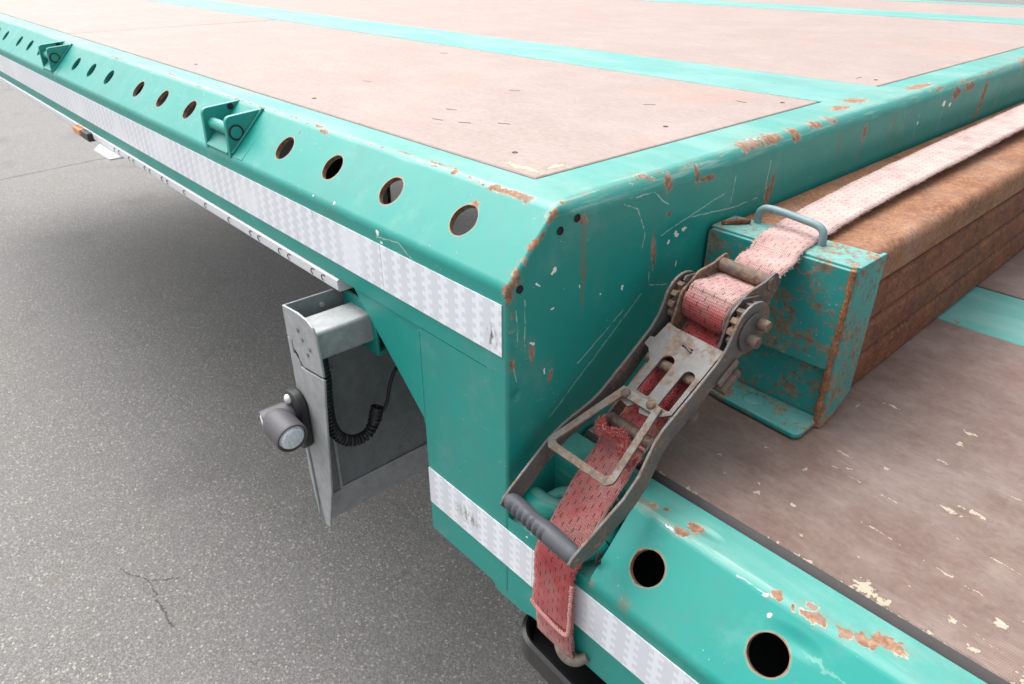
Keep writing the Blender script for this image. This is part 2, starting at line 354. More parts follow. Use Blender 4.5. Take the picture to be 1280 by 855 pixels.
def mat_ground():
    g = NG('asphalt'); p = g.obj()
    v1 = g.vor(p, 125, out='Color'); d1 = g.vor(p, 125); v2 = g.vor(p, 330, out='Color'); d2 = g.vor(p, 330)
    c1, _, _ = g.xyz(v1); c2, b2, _ = g.xyz(v2)
    stone = g.ramp(c2, [(0.0, (0.130, 0.129, 0.127)), (0.4, (0.170, 0.168, 0.163)), (0.72, (0.222, 0.218, 0.210)), (1.0, (0.31, 0.30, 0.28))])
    big = g.ramp(c1, [(0.0, (0.145, 0.144, 0.142)), (0.6, (0.190, 0.187, 0.182)), (0.86, (0.26, 0.255, 0.242)), (1.0, (0.44, 0.41, 0.37))])
    col = g.mix(g.step(d1, 0.55, 0.35), stone, big)
    gap = g.step(g.noise(p, 150, 4, 0.7), 0.46, 0.34)
    col = g.mix(g.math('MULTIPLY', gap, 0.40), col, (0.07, 0.07, 0.072))
    col = g.mix(g.math('MULTIPLY', g.step(g.noise(p, 2.2, 5, 0.6), 0.4, 0.7), 0.22), col, (0.22, 0.218, 0.212))
    col = g.mix(g.math('MULTIPLY', g.step(g.noise(p, 7, 4, 0.6), 0.6, 0.75), 0.28), col, (0.20, 0.17, 0.125))
    col = g.mix(g.math('MULTIPLY', g.step(g.noise(p, 1.3, 6, 0.62), 0.54, 0.70), 0.30), col, (0.095, 0.092, 0.09))
    fl = g.step(g.vor(p, 17), 0.055, 0.035)
    col = g.mix(g.math('MULTIPLY', fl, 0.7), col, (0.55, 0.53, 0.48))
    wob = g.vm('SUBTRACT', g.noise(p, 16, 5, 0.7, col=True), (0.5, 0.5, 0.5))
    pw = g.vm('MULTIPLY', g.vm('ADD', p, g.vm('SCALE', wob, scale=0.055)), (1, 1, 0))
    c1 = g.segs(pw, [(-1.550, -0.242, 0), (-1.437, -0.185, 0), (-1.310, -0.197, 0), (-1.209, -0.193, 0)])
    c1b = g.segs(pw, [(-1.437, -0.185, 0), (-1.386, -0.116, 0)])
    c2 = g.segs(pw, [(-6.421, -1.541, 0), (-6.629, 0.322, 0), (-6.770, 1.087, 0), (-6.926, 3.254, 0)])
    c3 = g.segs(pw, [(-3.393, -0.658, 0), (-2.888, -0.431, 0), (-2.320, -0.532, 0)])
    cr = g.math('MAXIMUM', g.step(g.math('MINIMUM', c1, c1b), 0.0042, 0.0012), g.math('MAXIMUM', g.step(c2, 0.017, 0.006), g.math('MULTIPLY', g.step(c3, 0.005, 0.002), 0.5)))
    brk = g.step(g.noise(p, 21, 3), 0.30, 0.42)
    cr = g.math('MULTIPLY', cr, brk)
    col = g.mix(g.math('MULTIPLY', cr, 0.62), col, (0.022, 0.022, 0.022))
    h = g.math('ADD', g.math('MULTIPLY', g.math('SUBTRACT', 0.6, d1), 1.0), g.math('MULTIPLY', d2, -0.6))
    return g.out(col, 0.72, 0.0, g.bump(h, 0.6, 0.0025), spec=0.12)

# ================================================================== mesh helpers
def empty(name, loc):
    o = bpy.data.objects.new(name, None); o.empty_display_size = 0.05; COL.objects.link(o)
    o.location = Vector(loc) + Vector((0, 0, Z0)); o['_b'] = tuple(loc); return o
def tag(o, label, cat, group=None, kind=None):
    if label: o['label'] = label
    if cat: o['category'] = cat
    if group: o['group'] = group
    if kind: o['kind'] = kind
    return o
OFF = {}
def place(o, parent=None):
    COL.objects.link(o)
    base = Vector(OFF.get(parent.name, (0, 0, -Z0))) if parent else Vector((0, 0, -Z0))
    # a mesh is modelled in tape coordinates: its origin sits at tape origin wherever the parent is
    o.location = -base
    if parent: o.parent = parent
    OFF[o.name] = (0, 0, 0)
    return o
def thing(name, loc, label, cat, group=None):
    o = empty(name, loc); OFF[o.name] = tuple(loc); del o['_b']; return tag(o, label, cat, group)

class MB:
    def __init__(s): s.v = []; s.f = []; s.uv = None; s.at = None
    def add(s, vs, fs):
        n = len(s.v); s.v += [tuple(q) for q in vs]; s.f += [tuple(i + n for i in f) for f in fs]; return s
    def box(s, x0, x1, y0, y1, z0, z1, M=None):
        vs = [Vector((x, y, z)) for x in (x0, x1) for y in (y0, y1) for z in (z0, z1)]
        if M is not None: vs = [M @ q for q in vs]
        return s.add(vs, [(0, 1, 3, 2), (4, 6, 7, 5), (0, 4, 5, 1), (2, 3, 7, 6), (0, 2, 6, 4), (1, 5, 7, 3)])
    def prism(s, poly, d0, d1, fn):          # poly of 2D points, fn(a, b, d) -> 3D
        n = len(poly); vs = [fn(a, b, d0) for a, b in poly] + [fn(a, b, d1) for a, b in poly]
        fs = [tuple(range(n))[::-1], tuple(range(n, 2 * n))] + [(i, (i + 1) % n, n + (i + 1) % n, n + i) for i in range(n)]
        return s.add(vs, fs)
    def tube(s, pts, r, n=10, cap=True, rs=None):
        pts = [Vector(q) for q in pts]; rings = []; T0 = None; N = None
        for i, q in enumerate(pts):
            t = (pts[min(i + 1, len(pts) - 1)] - pts[max(i - 1, 0)]).normalized()
            if N is None:
                N = t.orthogonal().normalized()
            else:
                N = (N - t * N.dot(t)).normalized()
            Bn = t.cross(N); rr = rs[i] if rs else r
            rings.append([q + (N * math.cos(2 * math.pi * k / n) + Bn * math.sin(2 * math.pi * k / n)) * rr for k in range(n)])
        vs = [q for ring in rings for q in ring]; fs = []
        for i in range(len(pts) - 1):
            for k in range(n):
                fs.append((i * n + k, i * n + (k + 1) % n, (i + 1) * n + (k + 1) % n, (i + 1) * n + k))
        if cap: fs += [tuple(range(n))[::-1], tuple(range((len(pts) - 1) * n, len(pts) * n))]
        return s.add(vs, fs)
    def lathe(s, prof, c, axis, n=28):       # prof: (dist along axis, radius)
        ax = Vector(axis).normalized(); N = ax.orthogonal().normalized(); Bn = ax.cross(N); c = Vector(c); vs = []; fs = []
        for d, r in prof:
            vs += [c + ax * d + (N * math.cos(2 * math.pi * k / n) + Bn * math.sin(2 * math.pi * k / n)) * max(r, 1e-5) for k in range(n)]
        for i in range(len(prof) - 1):
            for k in range(n): fs.append((i * n + k, i * n + (k + 1) % n, (i + 1) * n + (k + 1) % n, (i + 1) * n + k))
        fs += [tuple(range(n))[::-1], tuple(range((len(prof) - 1) * n, len(prof) * n))]
        return s.add(vs, fs)
    def build(s, name, mat, parent=None, bevel=0.0, smooth=True, seg=2, kind=None, merge=0.0, wn=True, label=None):
        me = bpy.data.meshes.new(name); me.from_pydata(s.v, [], s.f)
        bm = bmesh.new(); bm.from_mesh(me)
        if merge > 0: bmesh.ops.remove_doubles(bm, verts=bm.verts, dist=merge)
        bmesh.ops.recalc_face_normals(bm, faces=bm.faces); bm.to_mesh(me); bm.free()
        me.materials.append(mat)
        if smooth:
            me.polygons.foreach_set('use_smooth', [True] * len(me.polygons))
            try: me.set_sharp_from_angle(angle=R(50))
            except Exception: pass
        o = bpy.data.objects.new(name, me); place(o, parent)
        if bevel > 0:
            b = o.modifiers.new('bevel', 'BEVEL'); b.width = bevel; b.segments = seg; b.limit_method = 'ANGLE'; b.angle_limit = R(35); b.harden_normals = False
        if smooth and wn:
            w = o.modifiers.new('wn', 'WEIGHTED_NORMAL'); w.keep_sharp = True
        if kind: o['kind'] = kind
        if label: o['label'] = label
        return o

def fillet(pts, rad, n=6):
    out = [Vector(pts[0])]
    for i in range(1, len(pts) - 1):
        A, B, Cc = Vector(pts[i - 1]), Vector(pts[i]), Vector(pts[i + 1]); r = rad[i - 1]
        if r <= 0: out.append(B); continue
        d1 = (A - B).normalized(); d2 = (Cc - B).normalized(); ang = d1.angle(d2); t = r / math.tan(ang / 2)
        c = B + (d1 + d2).normalized() * (r / math.sin(ang / 2)); p0 = B + d1 * t; p1 = B + d2 * t
        a0 = p0 - c; a1 = p1 - c; tot = a0.angle(a1)
        for k in range(n + 1):
            f = k / n; q = (a0 * math.sin((1 - f) * tot) + a1 * math.sin(f * tot)) / math.sin(tot); out.append(c + q)
    out.append(Vector(pts[-1])); return out

def catmull(pts, n=10):
    P = [Vector(p) for p in pts]; out = []
    for i in range(len(P) - 1):
        a_, b_, c_, d_ = P[max(i - 1, 0)], P[i], P[i + 1], P[min(i + 2, len(P) - 1)]
        for k in range(n):
            t = k / n; out.append(0.5 * ((2 * b_) + (c_ - a_) * t + (2 * a_ - 5 * b_ + 4 * c_ - d_) * t * t + (3 * b_ - a_ - 3 * c_ + d_) * t ** 3))
    out.append(P[-1]); return out
PX = lambda a, b, d: (d, a, b)      # polygon in (y, z), extruded along x
PY = lambda a, b, d: (a, d, b)      # polygon in (x, z), extruded along y
PZ = lambda a, b, d: (a, b, d)      # polygon in (x, y), extruded along z

# ================================================================== the ground
gm = MB().add([(-150, -150, 0), (150, -150, 0), (150, 150, 0), (-150, 150, 0)], [(0, 1, 2, 3)])
go = gm.build('ground', mat_ground(), None, smooth=False); go.location = (0, 0, 0); go['kind'] = 'structure'

# ================================================================== trailer
ZU, ZL = 0.018, -0.256              # lower edge of the slanted face: upper rail, lower rail
CH = 0.063                          # the slanted face is 63 mm high and wide
TU, TL = ZU + CH, ZL + CH           # deck heights
HR = 0.0172
YFAR = 3.16
HOLES_U = [-.099, -.227, -.355, -.481, -.821, -.949, -1.077, -1.262, -1.388, -1.510, -1.845, -1.972, -2.1, -2.285, -2.41, -2.53, -2.87, -3.0, -3.13]
HOLES_L = [.162, .287, .414, .60, .727]
def yz(x, z0): return (x, 0.0315, z0 + 0.0315)
hr = lambda xs, z0: [(yz(x, z0), (HR + .0008,) * 3) for x in xs]

step_spots = [((0, .010, .026), (.008, .006, .016)), ((0, .004, .012), (.008, .007, .014)),
    ((0, .052, .075), (.012, .009, .004)), ((0, .098, .060), (.05, .008, .007)),
    ((0, .20, .080), (.02, .022, .004)), ((0, .231, .068), (.05, .007, .010)), ((0, .284, .069), (.05, .006, .014)), ((0, .300, .060), (.05, .016, .004)),
    ((0, .40, .079), (.03, .035, .009)), ((0, .445, .079), (.03, .03, .008)), ((0, .50, .077), (.03, .012, .009)), ((0, .56, .079), (.03, .02, .006)), ((0, .60, .080), (.03, .015, .006)),
    ((0, .212, .000), (.05, .0035, .020)), ((0, .216, -.012), (.05, .003, .020)),
    ((0, .033, -.060), (.05, .004, .013)), ((0, .059, -.098), (.05, .0035, .010)), ((0, .006, -.064), (.008, .006, .008)), ((0, .0055, -.012), (.008, .0022, .0022)), ((0, .006, -.027), (.008, .0022, .0022)),
    ((0, .444, .006), (.05, .008, .022)), ((0, .452, .022), (.05, .004, .016)), ((0, .698, .050), (.05, .006, .016)), ((0, .235, .034), (.05, .003, .003)),
    ((0, 1.05, .062), (.05, .02, .012)), ((0, 1.11, .066), (.05, .03, .008)), ((0, 1.20, .04), (.05, .012, .035)), ((0, 1.45, .074), (.05, .05, .010)), ((0, 1.58, .07), (.05, .06, .008)), ((0, 1.52, .03), (.05, .012, .030)),
    ((-.045, .75, .081), (.018, .03, .02)), ((-.035, .68, .081), (.012, .03, .02)), ((-.03, .95, .081), (.012, .06, .02))]
step_streaks = [((0, .098, .035), (.05, .006, .040)), ((0, .102, .0), (.05, .004, .05)), ((0, .698, .02), (.05, .005, .045)), ((0, .448, -.01), (.05, .008, .03)), ((0, 1.19, .01), (.05, .014, .05)),
    ((0, 1.5, .02), (.05, .01, .05)), ((0, .80, .04), (.05, .006, .04)), ((0, .62, .05), (.05, .004, .03))]
step_scr = [[(0, .157, .062), (0, .180, .052), (0, .196, .020), (0, .193, .006)], [(0, .208, -.02), (0, .213, -.045), (0, .245, -.052)], [(0, .165, .066), (0, .205, .064), (0, .232, .045)],
    [(0, .225, .012), (0, .275, .022), (0, .34, .034)], [(0, .28, .02), (0, .36, .012), (0, .42, .012)], [(0, .438, .055), (0, .436, .02)], [(0, .36, .05), (0, .358, .02)],
    [(0, .011, -.008), (0, .013, -.03), (0, .0125, -.045)], [(0, .022, -.0), (0, .023, -.055)], [(0, .007, -.06), (0, .012, -.085)], [(0, .10, -.10), (0, .17, -.06)], [(0, .06, -.15), (0, .20, -.05)],
    [(0, .90, .05), (0, .895, .01)], [(0, 1.0, .04), (0, 1.002, .005)], [(0, 1.3, .05), (0, 1.29, .0)]]
step_marks = [((0, .058, .018), (.05, .003, .005)), ((0, .040, .011), (.05, .0025, .0018)), ((0, .098, -.010), (.05, .0016, .0038)), ((0, .165, -.030), (.05, .002, .003)), ((0, .254, .006), (.05, .006, .0025)), ((0, .268, .009), (.05, .006, .003)),
    ((0, .240, .001), (.05, .004, .002)), ((0, .06, -.02), (.05, .002, .002)), ((0, .13, -.03), (.05, .0015, .002)), ((0, .26, -.03), (.05, .0016, .006)), ((0, 1.0, .05), (.05, .01, .006)), ((0, 1.03, .045), (.05, .006, .006)),
    ((0, .9, .035), (.05, .004, .004)), ((0, .032, -.05), (.05, .0035, .0016)), ((0, .05, -.088), (.05, .0015, .004))]
M_STEP = paint('teal_paint_step', edges=[([(0, -.001, .008), (0, .001, .020), (0, .060, .079)], .0034, .52), ([(-.006, .075, .082), (-.006, .62, .081)], .0042, .43), ([(-.005, .9, .081), (-.005, 1.8, .081)], .005, .44)], spots=step_spots, streaks=step_streaks, scratches=step_scr, marks=step_marks, wear=[(0, -.010, .014, 2, TU)], dents=[((0, .26, .0), (.05, .05, .03)), ((0, .012, -.10), (.05, .010, .010))])
rail_spots = [((-.085, .060, .078), (.010, .005, .005)), ((-.014, .002, .016), (.009, .01, .004)),
    ((-.155, .066, .081), (.006, .006, .006)), ((-.42, .060, .080), (.022, .004, .004)), ((-.44, .066, .081), (.015, .003, .004)), ((-.18, .070, .081), (.03, .0025, .004)), ((-.25, .068, .081), (.03, .002, .004)),
    ((-.99, .07, .081), (.03, .004, .004)), ((-1.3, .065, .081), (.06, .003, .004)), ((-.47, .050, .068), (.002, .002, .004)), ((-.455, .052, .070), (.0015, .002, .003)), ((-.097, .046, .064), (.008, .004, .004))]
M_RAIL = paint('teal_paint_upper_rail', edges=[([(-.13, .0615, .081), (-.02, .061, .080)], .0042, .50), ([(-1.5, .0635, .081), (-.14, .063, .081)], .002, .40)], spots=rail_spots, wear=[(1, .066, .010, None, None)], rims=hr(HOLES_U[:7], ZU), scratches=[[(-.215, 0, .008), (-.17, .0, .012), (-.14, .0, -.004)]],
    marks=[((-.211, .002, .013), (.0035, .01, .0035)), ((-.205, .0, .004), (.003, .01, .003)), ((-.31, .004, .021), (.002, .003, .002)), ((-.36, .004, .020), (.0015, .003, .002)), ((-.4, .006, .022), (.0012, .003, .002))])
low_spots = [((.178, .078, TL), (.010, .007, .01)), ((.170, .066, TL), (.012, .005, .01)), ((.270, .064, TL), (.006, .005, .01)), ((.287, .064, TL), (.003, .003, .01)), ((.303, .068, TL), (.012, .008, .01)), ((.296, .076, TL), (.007, .004, .01)),
    ((.325, .069, TL), (.008, .006, .01)), ((.338, .074, TL), (.009, .006, .01)), ((.357, .086, TL), (.014, .008, .01)), ((.345, .082, TL), (.006, .011, .01)), ((.41, .07, TL), (.01, .007, .01)),
    ((.132, .074, TL), (.011, .004, .02)), ((.145, .080, TL), (.004, .004, .01)), ((.122, .004, ZL), (.003, .004, .004))]
M_LOW = paint('teal_paint_lower_rail', low_spots, wear=[(1, .066, .008, None, None)], rims=hr(HOLES_L, ZL), streaks=[((.125, .07, TL), (.02, .010, .012)), ((.16, .006, ZL), (.01, .01, .01))], scratches=[[(.155, .062, -.195), (.168, .062, -.196)], [(.235, .060, -.196), (.262, .061, -.196)]],
    marks=[((.16, .063, TL), (.006, .002, .01)), ((.262, .061, TL), (.004, .002, .01)), ((.273, .05, -.206), (.003, .003, .003)), ((.03, .0, -.262), (.003, .01, .003))], dents=[((.30, .045, -.208), (.03, .012, .012)), ((.19, .082, TL), (.02, .008, .01))])
M_COL = paint('teal_paint_column', [((-.006, 0, -.066), (.005, .01, .007))], marks=[((-.09, 0, -.18), (.0015, .01, .0015)), ((-.12, 0, -.24), (.001, .01, .001))])
M_TRIM = paint('teal_paint_plain')
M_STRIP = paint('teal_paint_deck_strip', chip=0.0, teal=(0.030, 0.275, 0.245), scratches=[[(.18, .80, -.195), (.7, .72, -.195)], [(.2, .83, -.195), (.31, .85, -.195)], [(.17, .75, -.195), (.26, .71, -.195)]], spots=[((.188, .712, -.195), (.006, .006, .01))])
M_DARK = mat_plain('dark_underside_steel', (0.045, 0.05, 0.05), 0.7)
M_RUBBER = mat_plain('black_rubber', (0.016, 0.016, 0.017), 0.48, bump=0.25, spec=0.5)

trailer = thing('lowbed_trailer', (0, 1.5, -Z0), 'turquoise low-loader trailer with raised brown plywood deck and reflective tape', 'trailer')

def rail(name, x0, x1, z0, zb, holes, mat, cut=None):
    prof = [Vector((.034, zb))] + fillet([(0, zb), (0, z0), (CH, z0 + CH), (.106, z0 + CH), (.1068, z0 + CH - .022)], [.014, .018, .0015], 7)
    k = 9                                # the slanted flat lies between the two bends
    hw = .026; hs_ = sorted(h for h in holes if x0 + .03 < h < x1 - .03); xs = {x0, x1}
    if cut: xs.add(cut[1])
    for h in hs_: xs |= {round(h - hw + j * hw / 4, 5) for j in range(9)}
    xs = sorted(xs); m = MB(); P = lambda x, i: (x, prof[i].x, prof[i].y)
    A, B = prof[k], prof[k + 1]; mid = Vector((.0315, z0 + .0315)); dr = (B - A).normalized(); L0 = (A - mid).dot(dr); L1 = (B - mid).dot(dr)
    nrm = Vector((dr.y, -dr.x))
    Q = lambda x, s, d=0.0: (x, mid.x + dr.x * s + nrm.x * d, mid.y + dr.y * s + nrm.y * d)
    for xa, xb in zip(xs, xs[1:]):
        inh = any(h - hw - 1e-6 < (xa + xb) / 2 < h + hw for h in hs_)
        for i in range(len(prof) - 1):
            if cut and xb <= cut[1] + 1e-6 and 2 <= i <= k + 7: continue
            if i == k and inh: continue
            m.add([P(xa, i), P(xb, i), P(xb, i + 1), P(xa, i + 1)], [(0, 1, 2, 3)])
    n = 40
    for h in hs_:
        cx = [round(h - hw + j * hw / 4, 5) for j in range(9)]
        outer = [(x, L0) for x in cx] + [(x, L1) for x in reversed(cx)]
        an = [math.atan2(o_[1], o_[0] - h) % (2 * math.pi) for o_ in outer]
        base = len(m.v); cir = [Q(h + HR * math.cos(2 * math.pi * j / n), HR * math.sin(2 * math.pi * j / n)) for j in range(n)]
        cin = [Q(h + HR * math.cos(2 * math.pi * j / n), HR * math.sin(2 * math.pi * j / n), .006) for j in range(n)]
        m.v += cir + cin + [Q(*o_) for o_ in outer]
        m.f += [(base + j, base + (j + 1) % n, base + n + (j + 1) % n, base + n + j) for j in range(n)]
        ci = [int(round(a_ / (2 * math.pi) * n)) % n for a_ in an]; N = len(outer); ob = base + 2 * n
        for j in range(N):
            j2 = (j + 1) % N; a_, b_ = ci[j], ci[j2]; arc = [b_]
            while arc[-1] != a_: arc.append((arc[-1] - 1) % n)
            f = [ob + j, ob + j2] + [base + q for q in arc]
            m.f.append(tuple(f))
    return m.build(name, mat, trailer, merge=1e-5)

up_rail = rail('side_rail', -6.0, -.03, ZU, -.077, HOLES_U, M_RAIL)
low_rail = rail('side_rail', .0, 3.0, ZL, -.372, HOLES_L, M_LOW, cut=(.0, .118))

# step panel: the rail's section rounded over into the face x = 0
prof = fillet([(0, -.372), (0, ZU), (CH, TU), (YFAR, TU)], [.014, .018], 7)
full = [prof[0], Vector((0, -.30)), Vector((0, -.209)), Vector((0, -.15)), Vector((0, -.0776)), Vector((0, -.0775)), Vector((0, -.04))] + prof[1:-1] + [Vector((.085, TU)), Vector((.1043, TU)), Vector((.10431, TU))] + [Vector((.13 + i * .05, TU)) for i in range(60)] + [Vector((YFAR, TU))]
m = MB(); NT_ = 7; rows = []
for i, q in enumerate(full):
    t = (full[min(i + 1, len(full) - 1)] - full[max(i - 1, 0)]).normalized(); nin = Vector((t.y, -t.x))
    s_ = min(1, max(0, (q.x - .052) / .05)); r_ = .004 + .015 * (s_ * s_ * (3 - 2 * s_))
    xw = -.03 if q.x < .104305 else -.074
    if q.x < 1e-4 and q.y < -.07755: xw = -.1455
    row = [(xw, q.x, q.y)]
    for k in range(NT_ + 1):
        th = (math.pi / 2) * k / NT_; d = q + nin * (r_ * (1 - math.cos(th))); row.append((-r_ + r_ * math.sin(th), d.x, d.y))
    rows.append(row)
W_ = NT_ + 2; m.v = [p for r_ in rows for p in r_]
m.f = [(i * W_ + k, (i + 1) * W_ + k, (i + 1) * W_ + k + 1, i * W_ + k + 1) for i in range(len(rows) - 1) for k in range(W_ - 1) if not (k == 0 and abs(rows[i][0][0] - rows[i + 1][0][0]) > .001)]
edge = [r_[-1] for r_ in rows]; nb = len(m.v)
m.v += [(0, YFAR, -.30), (0, .07, -.30), (0, .07, -.372)]
m.f.append(tuple(i * W_ + W_ - 1 for i in range(len(rows))) + (nb, nb + 1, nb + 2))
# lip behind the flange
m.add([(-.074, .1044, TU), (-.074, YFAR, TU), (-.0745, YFAR, TU - .03), (-.0745, .1044, TU - .03)], [(0, 1, 2, 3)])
step = m.build('step_panel', M_STEP, trailer, merge=1e-6)
for (y, z) in ((.066, .057), (.0885, .064), (.0155, .0135)):
    MB().lathe([(0, .0042), (.0006, .0042), (.0006, .0036), (-.004, .0036)], (.0002, y, z), (1, 0, 0), 16).build('bolt_hole', mat_plain('hole_black', (0.01, 0.012, 0.012), 0.8), step)

# column plate and gusset below the upper rail (side face y = 0)
m = MB().prism([(-.285, -.0785), (-.1457, -.0785), (-.1457, -.2085)], .002, .010, PY); m.build('gusset_plate', M_TRIM, trailer, bevel=.001)
m = MB().tube([(-.1457, .001, -.082), (-.1457, .0008, -.12), (-.1457, .0008, -.206)], .0016, 8); m.build('weld_seam', M_TRIM, trailer)
m = MB(); m.box(-.1455, -.138, .008, .5, -.372, -.10); m.build('column_back_plate', M_TRIM, trailer)
# bottom skin of the lower rail (notched corner seen below the tape)
m = MB().prism([(-.1455, -.372), (-.03, -.372), (0, -.373), (.9, -.373), (.9, -.379), (.04, -.379), (.02, -.385), (-.02, -.385), (-.03, -.376), (-.1455, -.376)][::-1], .0015, .012, PY); m.build('bottom_lip', M_TRIM, trailer)

# pocket with lashing ring in the lower rail
m = MB()
m.add([(0, .001, -.262), (.118, .001, -.262), (.118, .072, -.262), (0, .072, -.262)], [(0, 1, 2, 3)])
m.add([(0, .072, -.262), (.118, .072, -.262), (.118, .071, TL - .0005), (0, .071, TL - .0005)], [(0, 1, 2, 3)])
m.add([(.0, .0, -.262), (.118, .0, -.262), (.118, .0, ZL + .003), (0, .0, ZL + .003)], [(0, 1, 2, 3)])
m.add([(.118, .0, -.262), (.118, .072, -.262), (.118, .071, TL - .001), (.118, .066, TL - .001), (.118, .001, ZL + .001)], [(0, 1, 2, 3, 4)])
m.build('ring_pocket', M_LOW, trailer, smooth=False)
arc = [(.1175, .020 + .0095 * math.cos(t), -.232 + .0075 * math.sin(t) + .004 * math.cos(t)) for t in [R(120 + i * 22) for i in range(9)]]
MB().tube(arc, .0018, 8).build('slot_edge', mat_plain('slot_black', (0.01, 0.014, 0.014), 0.8), trailer)
ring = [(.062 + .040 * math.cos(t), .040 + .030 * math.sin(t), -.243 + .010 * math.sin(t)) for t in [R(i * 12) for i in range(31)]]
MB().tube(ring, .0095, 12, cap=False).build('lashing_ring', M_TRIM, trailer)
MB().tube(catmull([(.000, .046, -.252), (.006, .036, -.245), (.022, .030, -.241), (.040, .036, -.240), (.052, .050, -.240)], 6), .012, 16, rs=[.009 + .0055 * math.sin(math.pi * i / 24) for i in range(25)]).build('ring_lug', M_TRIM, trailer)

# deck boards and longitudinal steel strips
M_BU = mat_board('plywood_upper', (0.315, 0.246, 0.222), (0.375, 0.312, 0.287), dust=0.6, rough=0.62, mesh=0.25, seams=[[(-.35, .16, TU), (-.33, .50, TU)], [(-.30, .42, TU), (-.9, .30, TU)]], chips=[((-.12, .13, TU), (.05, .012, .02)), ((-.10, .16, TU), (.01, .03, .02))])
lowchips = [((.318, .125, TL), (.018, .014, .05)), ((.335, .122, TL), (.010, .012, .05)), ((.224, .175, TL), (.006, .005, .05)), ((.190, .165, TL), (.007, .004, .05)), ((.185, .180, TL), (.003, .004, .05)), ((.262, .30, TL), (.004, .005, .05)),
    ((.42, .30, TL), (.012, .004, .05)), ((.408, .17, TL), (.008, .010, .05)), ((.45, .13, TL), (.03, .018, .05)), ((.40, .13, TL), (.008, .006, .05)), ((.33, .28, TL), (.018, .003, .05)), ((.35, .295, TL), (.026, .004, .05)),
    ((.205, .235, TL), (.003, .006, .05)), ((.222, .29, TL), (.016, .003, .05)), ((.235, .27, TL), (.003, .003, .05)), ((.30, .40, TL), (.008, .010, .05)), ((.30, .43, TL), (.016, .004, .05)), ((.25, .145, TL), (.003, .003, .05)),
    ((.30, .155, TL), (.002, .003, .05)), ((.38, .145, TL), (.010, .003, .05)), ((.37, .118, TL), (.004, .012, .05)), ((.22, .42, TL), (.014, .003, .05)), ((.19, .39, TL), (.003, .006, .05)), ((.13, .19, TL), (.006, .003, .05)), ((.15, .17, TL), (.004, .002, .05)), ((.16, .24, TL), (.007, .003, .05))]
M_BL = mat_board('plywood_lower', (0.175, 0.117, 0.098), (0.310, 0.252, 0.222), lowchips, [[(.215, .262, TL), (.31, .250, TL), (.44, .238, TL), (.7, .20, TL)], [(.26, .205, TL), (.40, .19, TL), (.55, .17, TL)], [(.29, .355, TL), (.40, .345, TL)], [(.34, .155, TL), (.42, .142, TL)]], dust=0.62, rough=0.45, edge=.115)
M_BE = mat_plain('board_edge', (0.05, 0.044, 0.045), 0.6)
def board(x0, x1, y0, y1, zt, mat, bev=.0015):
    b = MB().box(x0, x1, y0, y1, zt - .018, zt).build('deck_board', mat, trailer, bevel=bev, seg=1); return b
board(-1.882, -.083, .1140, .709, TU - .0015, M_BU); board(-5.9, -1.889, .1140, .709, TU - .0015, M_BU)
board(-2.75, -.083, .906, 2.27, TU - .0015, M_BU); board(-5.9, -2.7525, .906, 2.27, TU - .0015, M_BU); board(-5.9, -.084, 2.50, 3.05, TU - .0015, M_BU)
def strip(x0, x1, y0, y1, zt, mat): MB().box(x0, x1, y0, y1, zt - .03, zt).build('deck_strip', mat, trailer, bevel=.001, seg=1)
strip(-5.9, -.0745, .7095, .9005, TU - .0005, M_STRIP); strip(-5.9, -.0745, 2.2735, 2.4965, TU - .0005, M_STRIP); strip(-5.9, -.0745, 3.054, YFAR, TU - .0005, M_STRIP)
board(.004, 2.95, .1185, .700, TL + .001, M_BL); board(.004, 2.95, .872, 2.2, TL + .001, M_BL); board(.004, 2.95, 2.36, 3.05, TL + .001, M_BL)
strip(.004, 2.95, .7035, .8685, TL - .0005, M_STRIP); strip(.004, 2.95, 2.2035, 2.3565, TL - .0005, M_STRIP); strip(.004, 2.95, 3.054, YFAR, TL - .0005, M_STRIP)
# dark chamfered edge strip of the near lower board
m = MB().prism([(.1080, TL - .014), (.1083, TL - .0085), (.1183, TL - .0002), (.1183, TL - .014)], .004, 2.95, PX); m.build('edge_strip', M_BE, trailer)
# screws in the boards
ms = mat_plain('screw_dark', (0.09, 0.06, 0.045), 0.6, 0.3)
for x, y, z in [(-.115, .66, TU), (-.17, .165, TU), (-.135, .40, TU), (-.11, .97, TU), (-.62, .155, TU), (-1.1, .155, TU)]:
    MB().lathe([(-.001, .0036), (.0003, .0036), (.0003, .0020), (-.0008, .0016)], (x, y, z - .0012), (0, 0, 1), 12).build('screw', ms, trailer)

for x, y, a_ in [(-.33, .22, 10), (-.37, .205, -8), (-.29, .255, 5), (-.41, .26, 0), (-.24, .50, 20), (-.16, .62, -30), (-.46, .43, 12), (-.7, .3, 4), (-.14, .97, 70), (-.9, .62, 15)]:
    MB().box(-.009, .009, -.0008, .0008, TU - .0016, TU - .0011, Matrix.Translation((x, y, 0)) @ Matrix.Rotation(R(a_ + 20), 4, 'Z')).build('staple', ms, trailer)
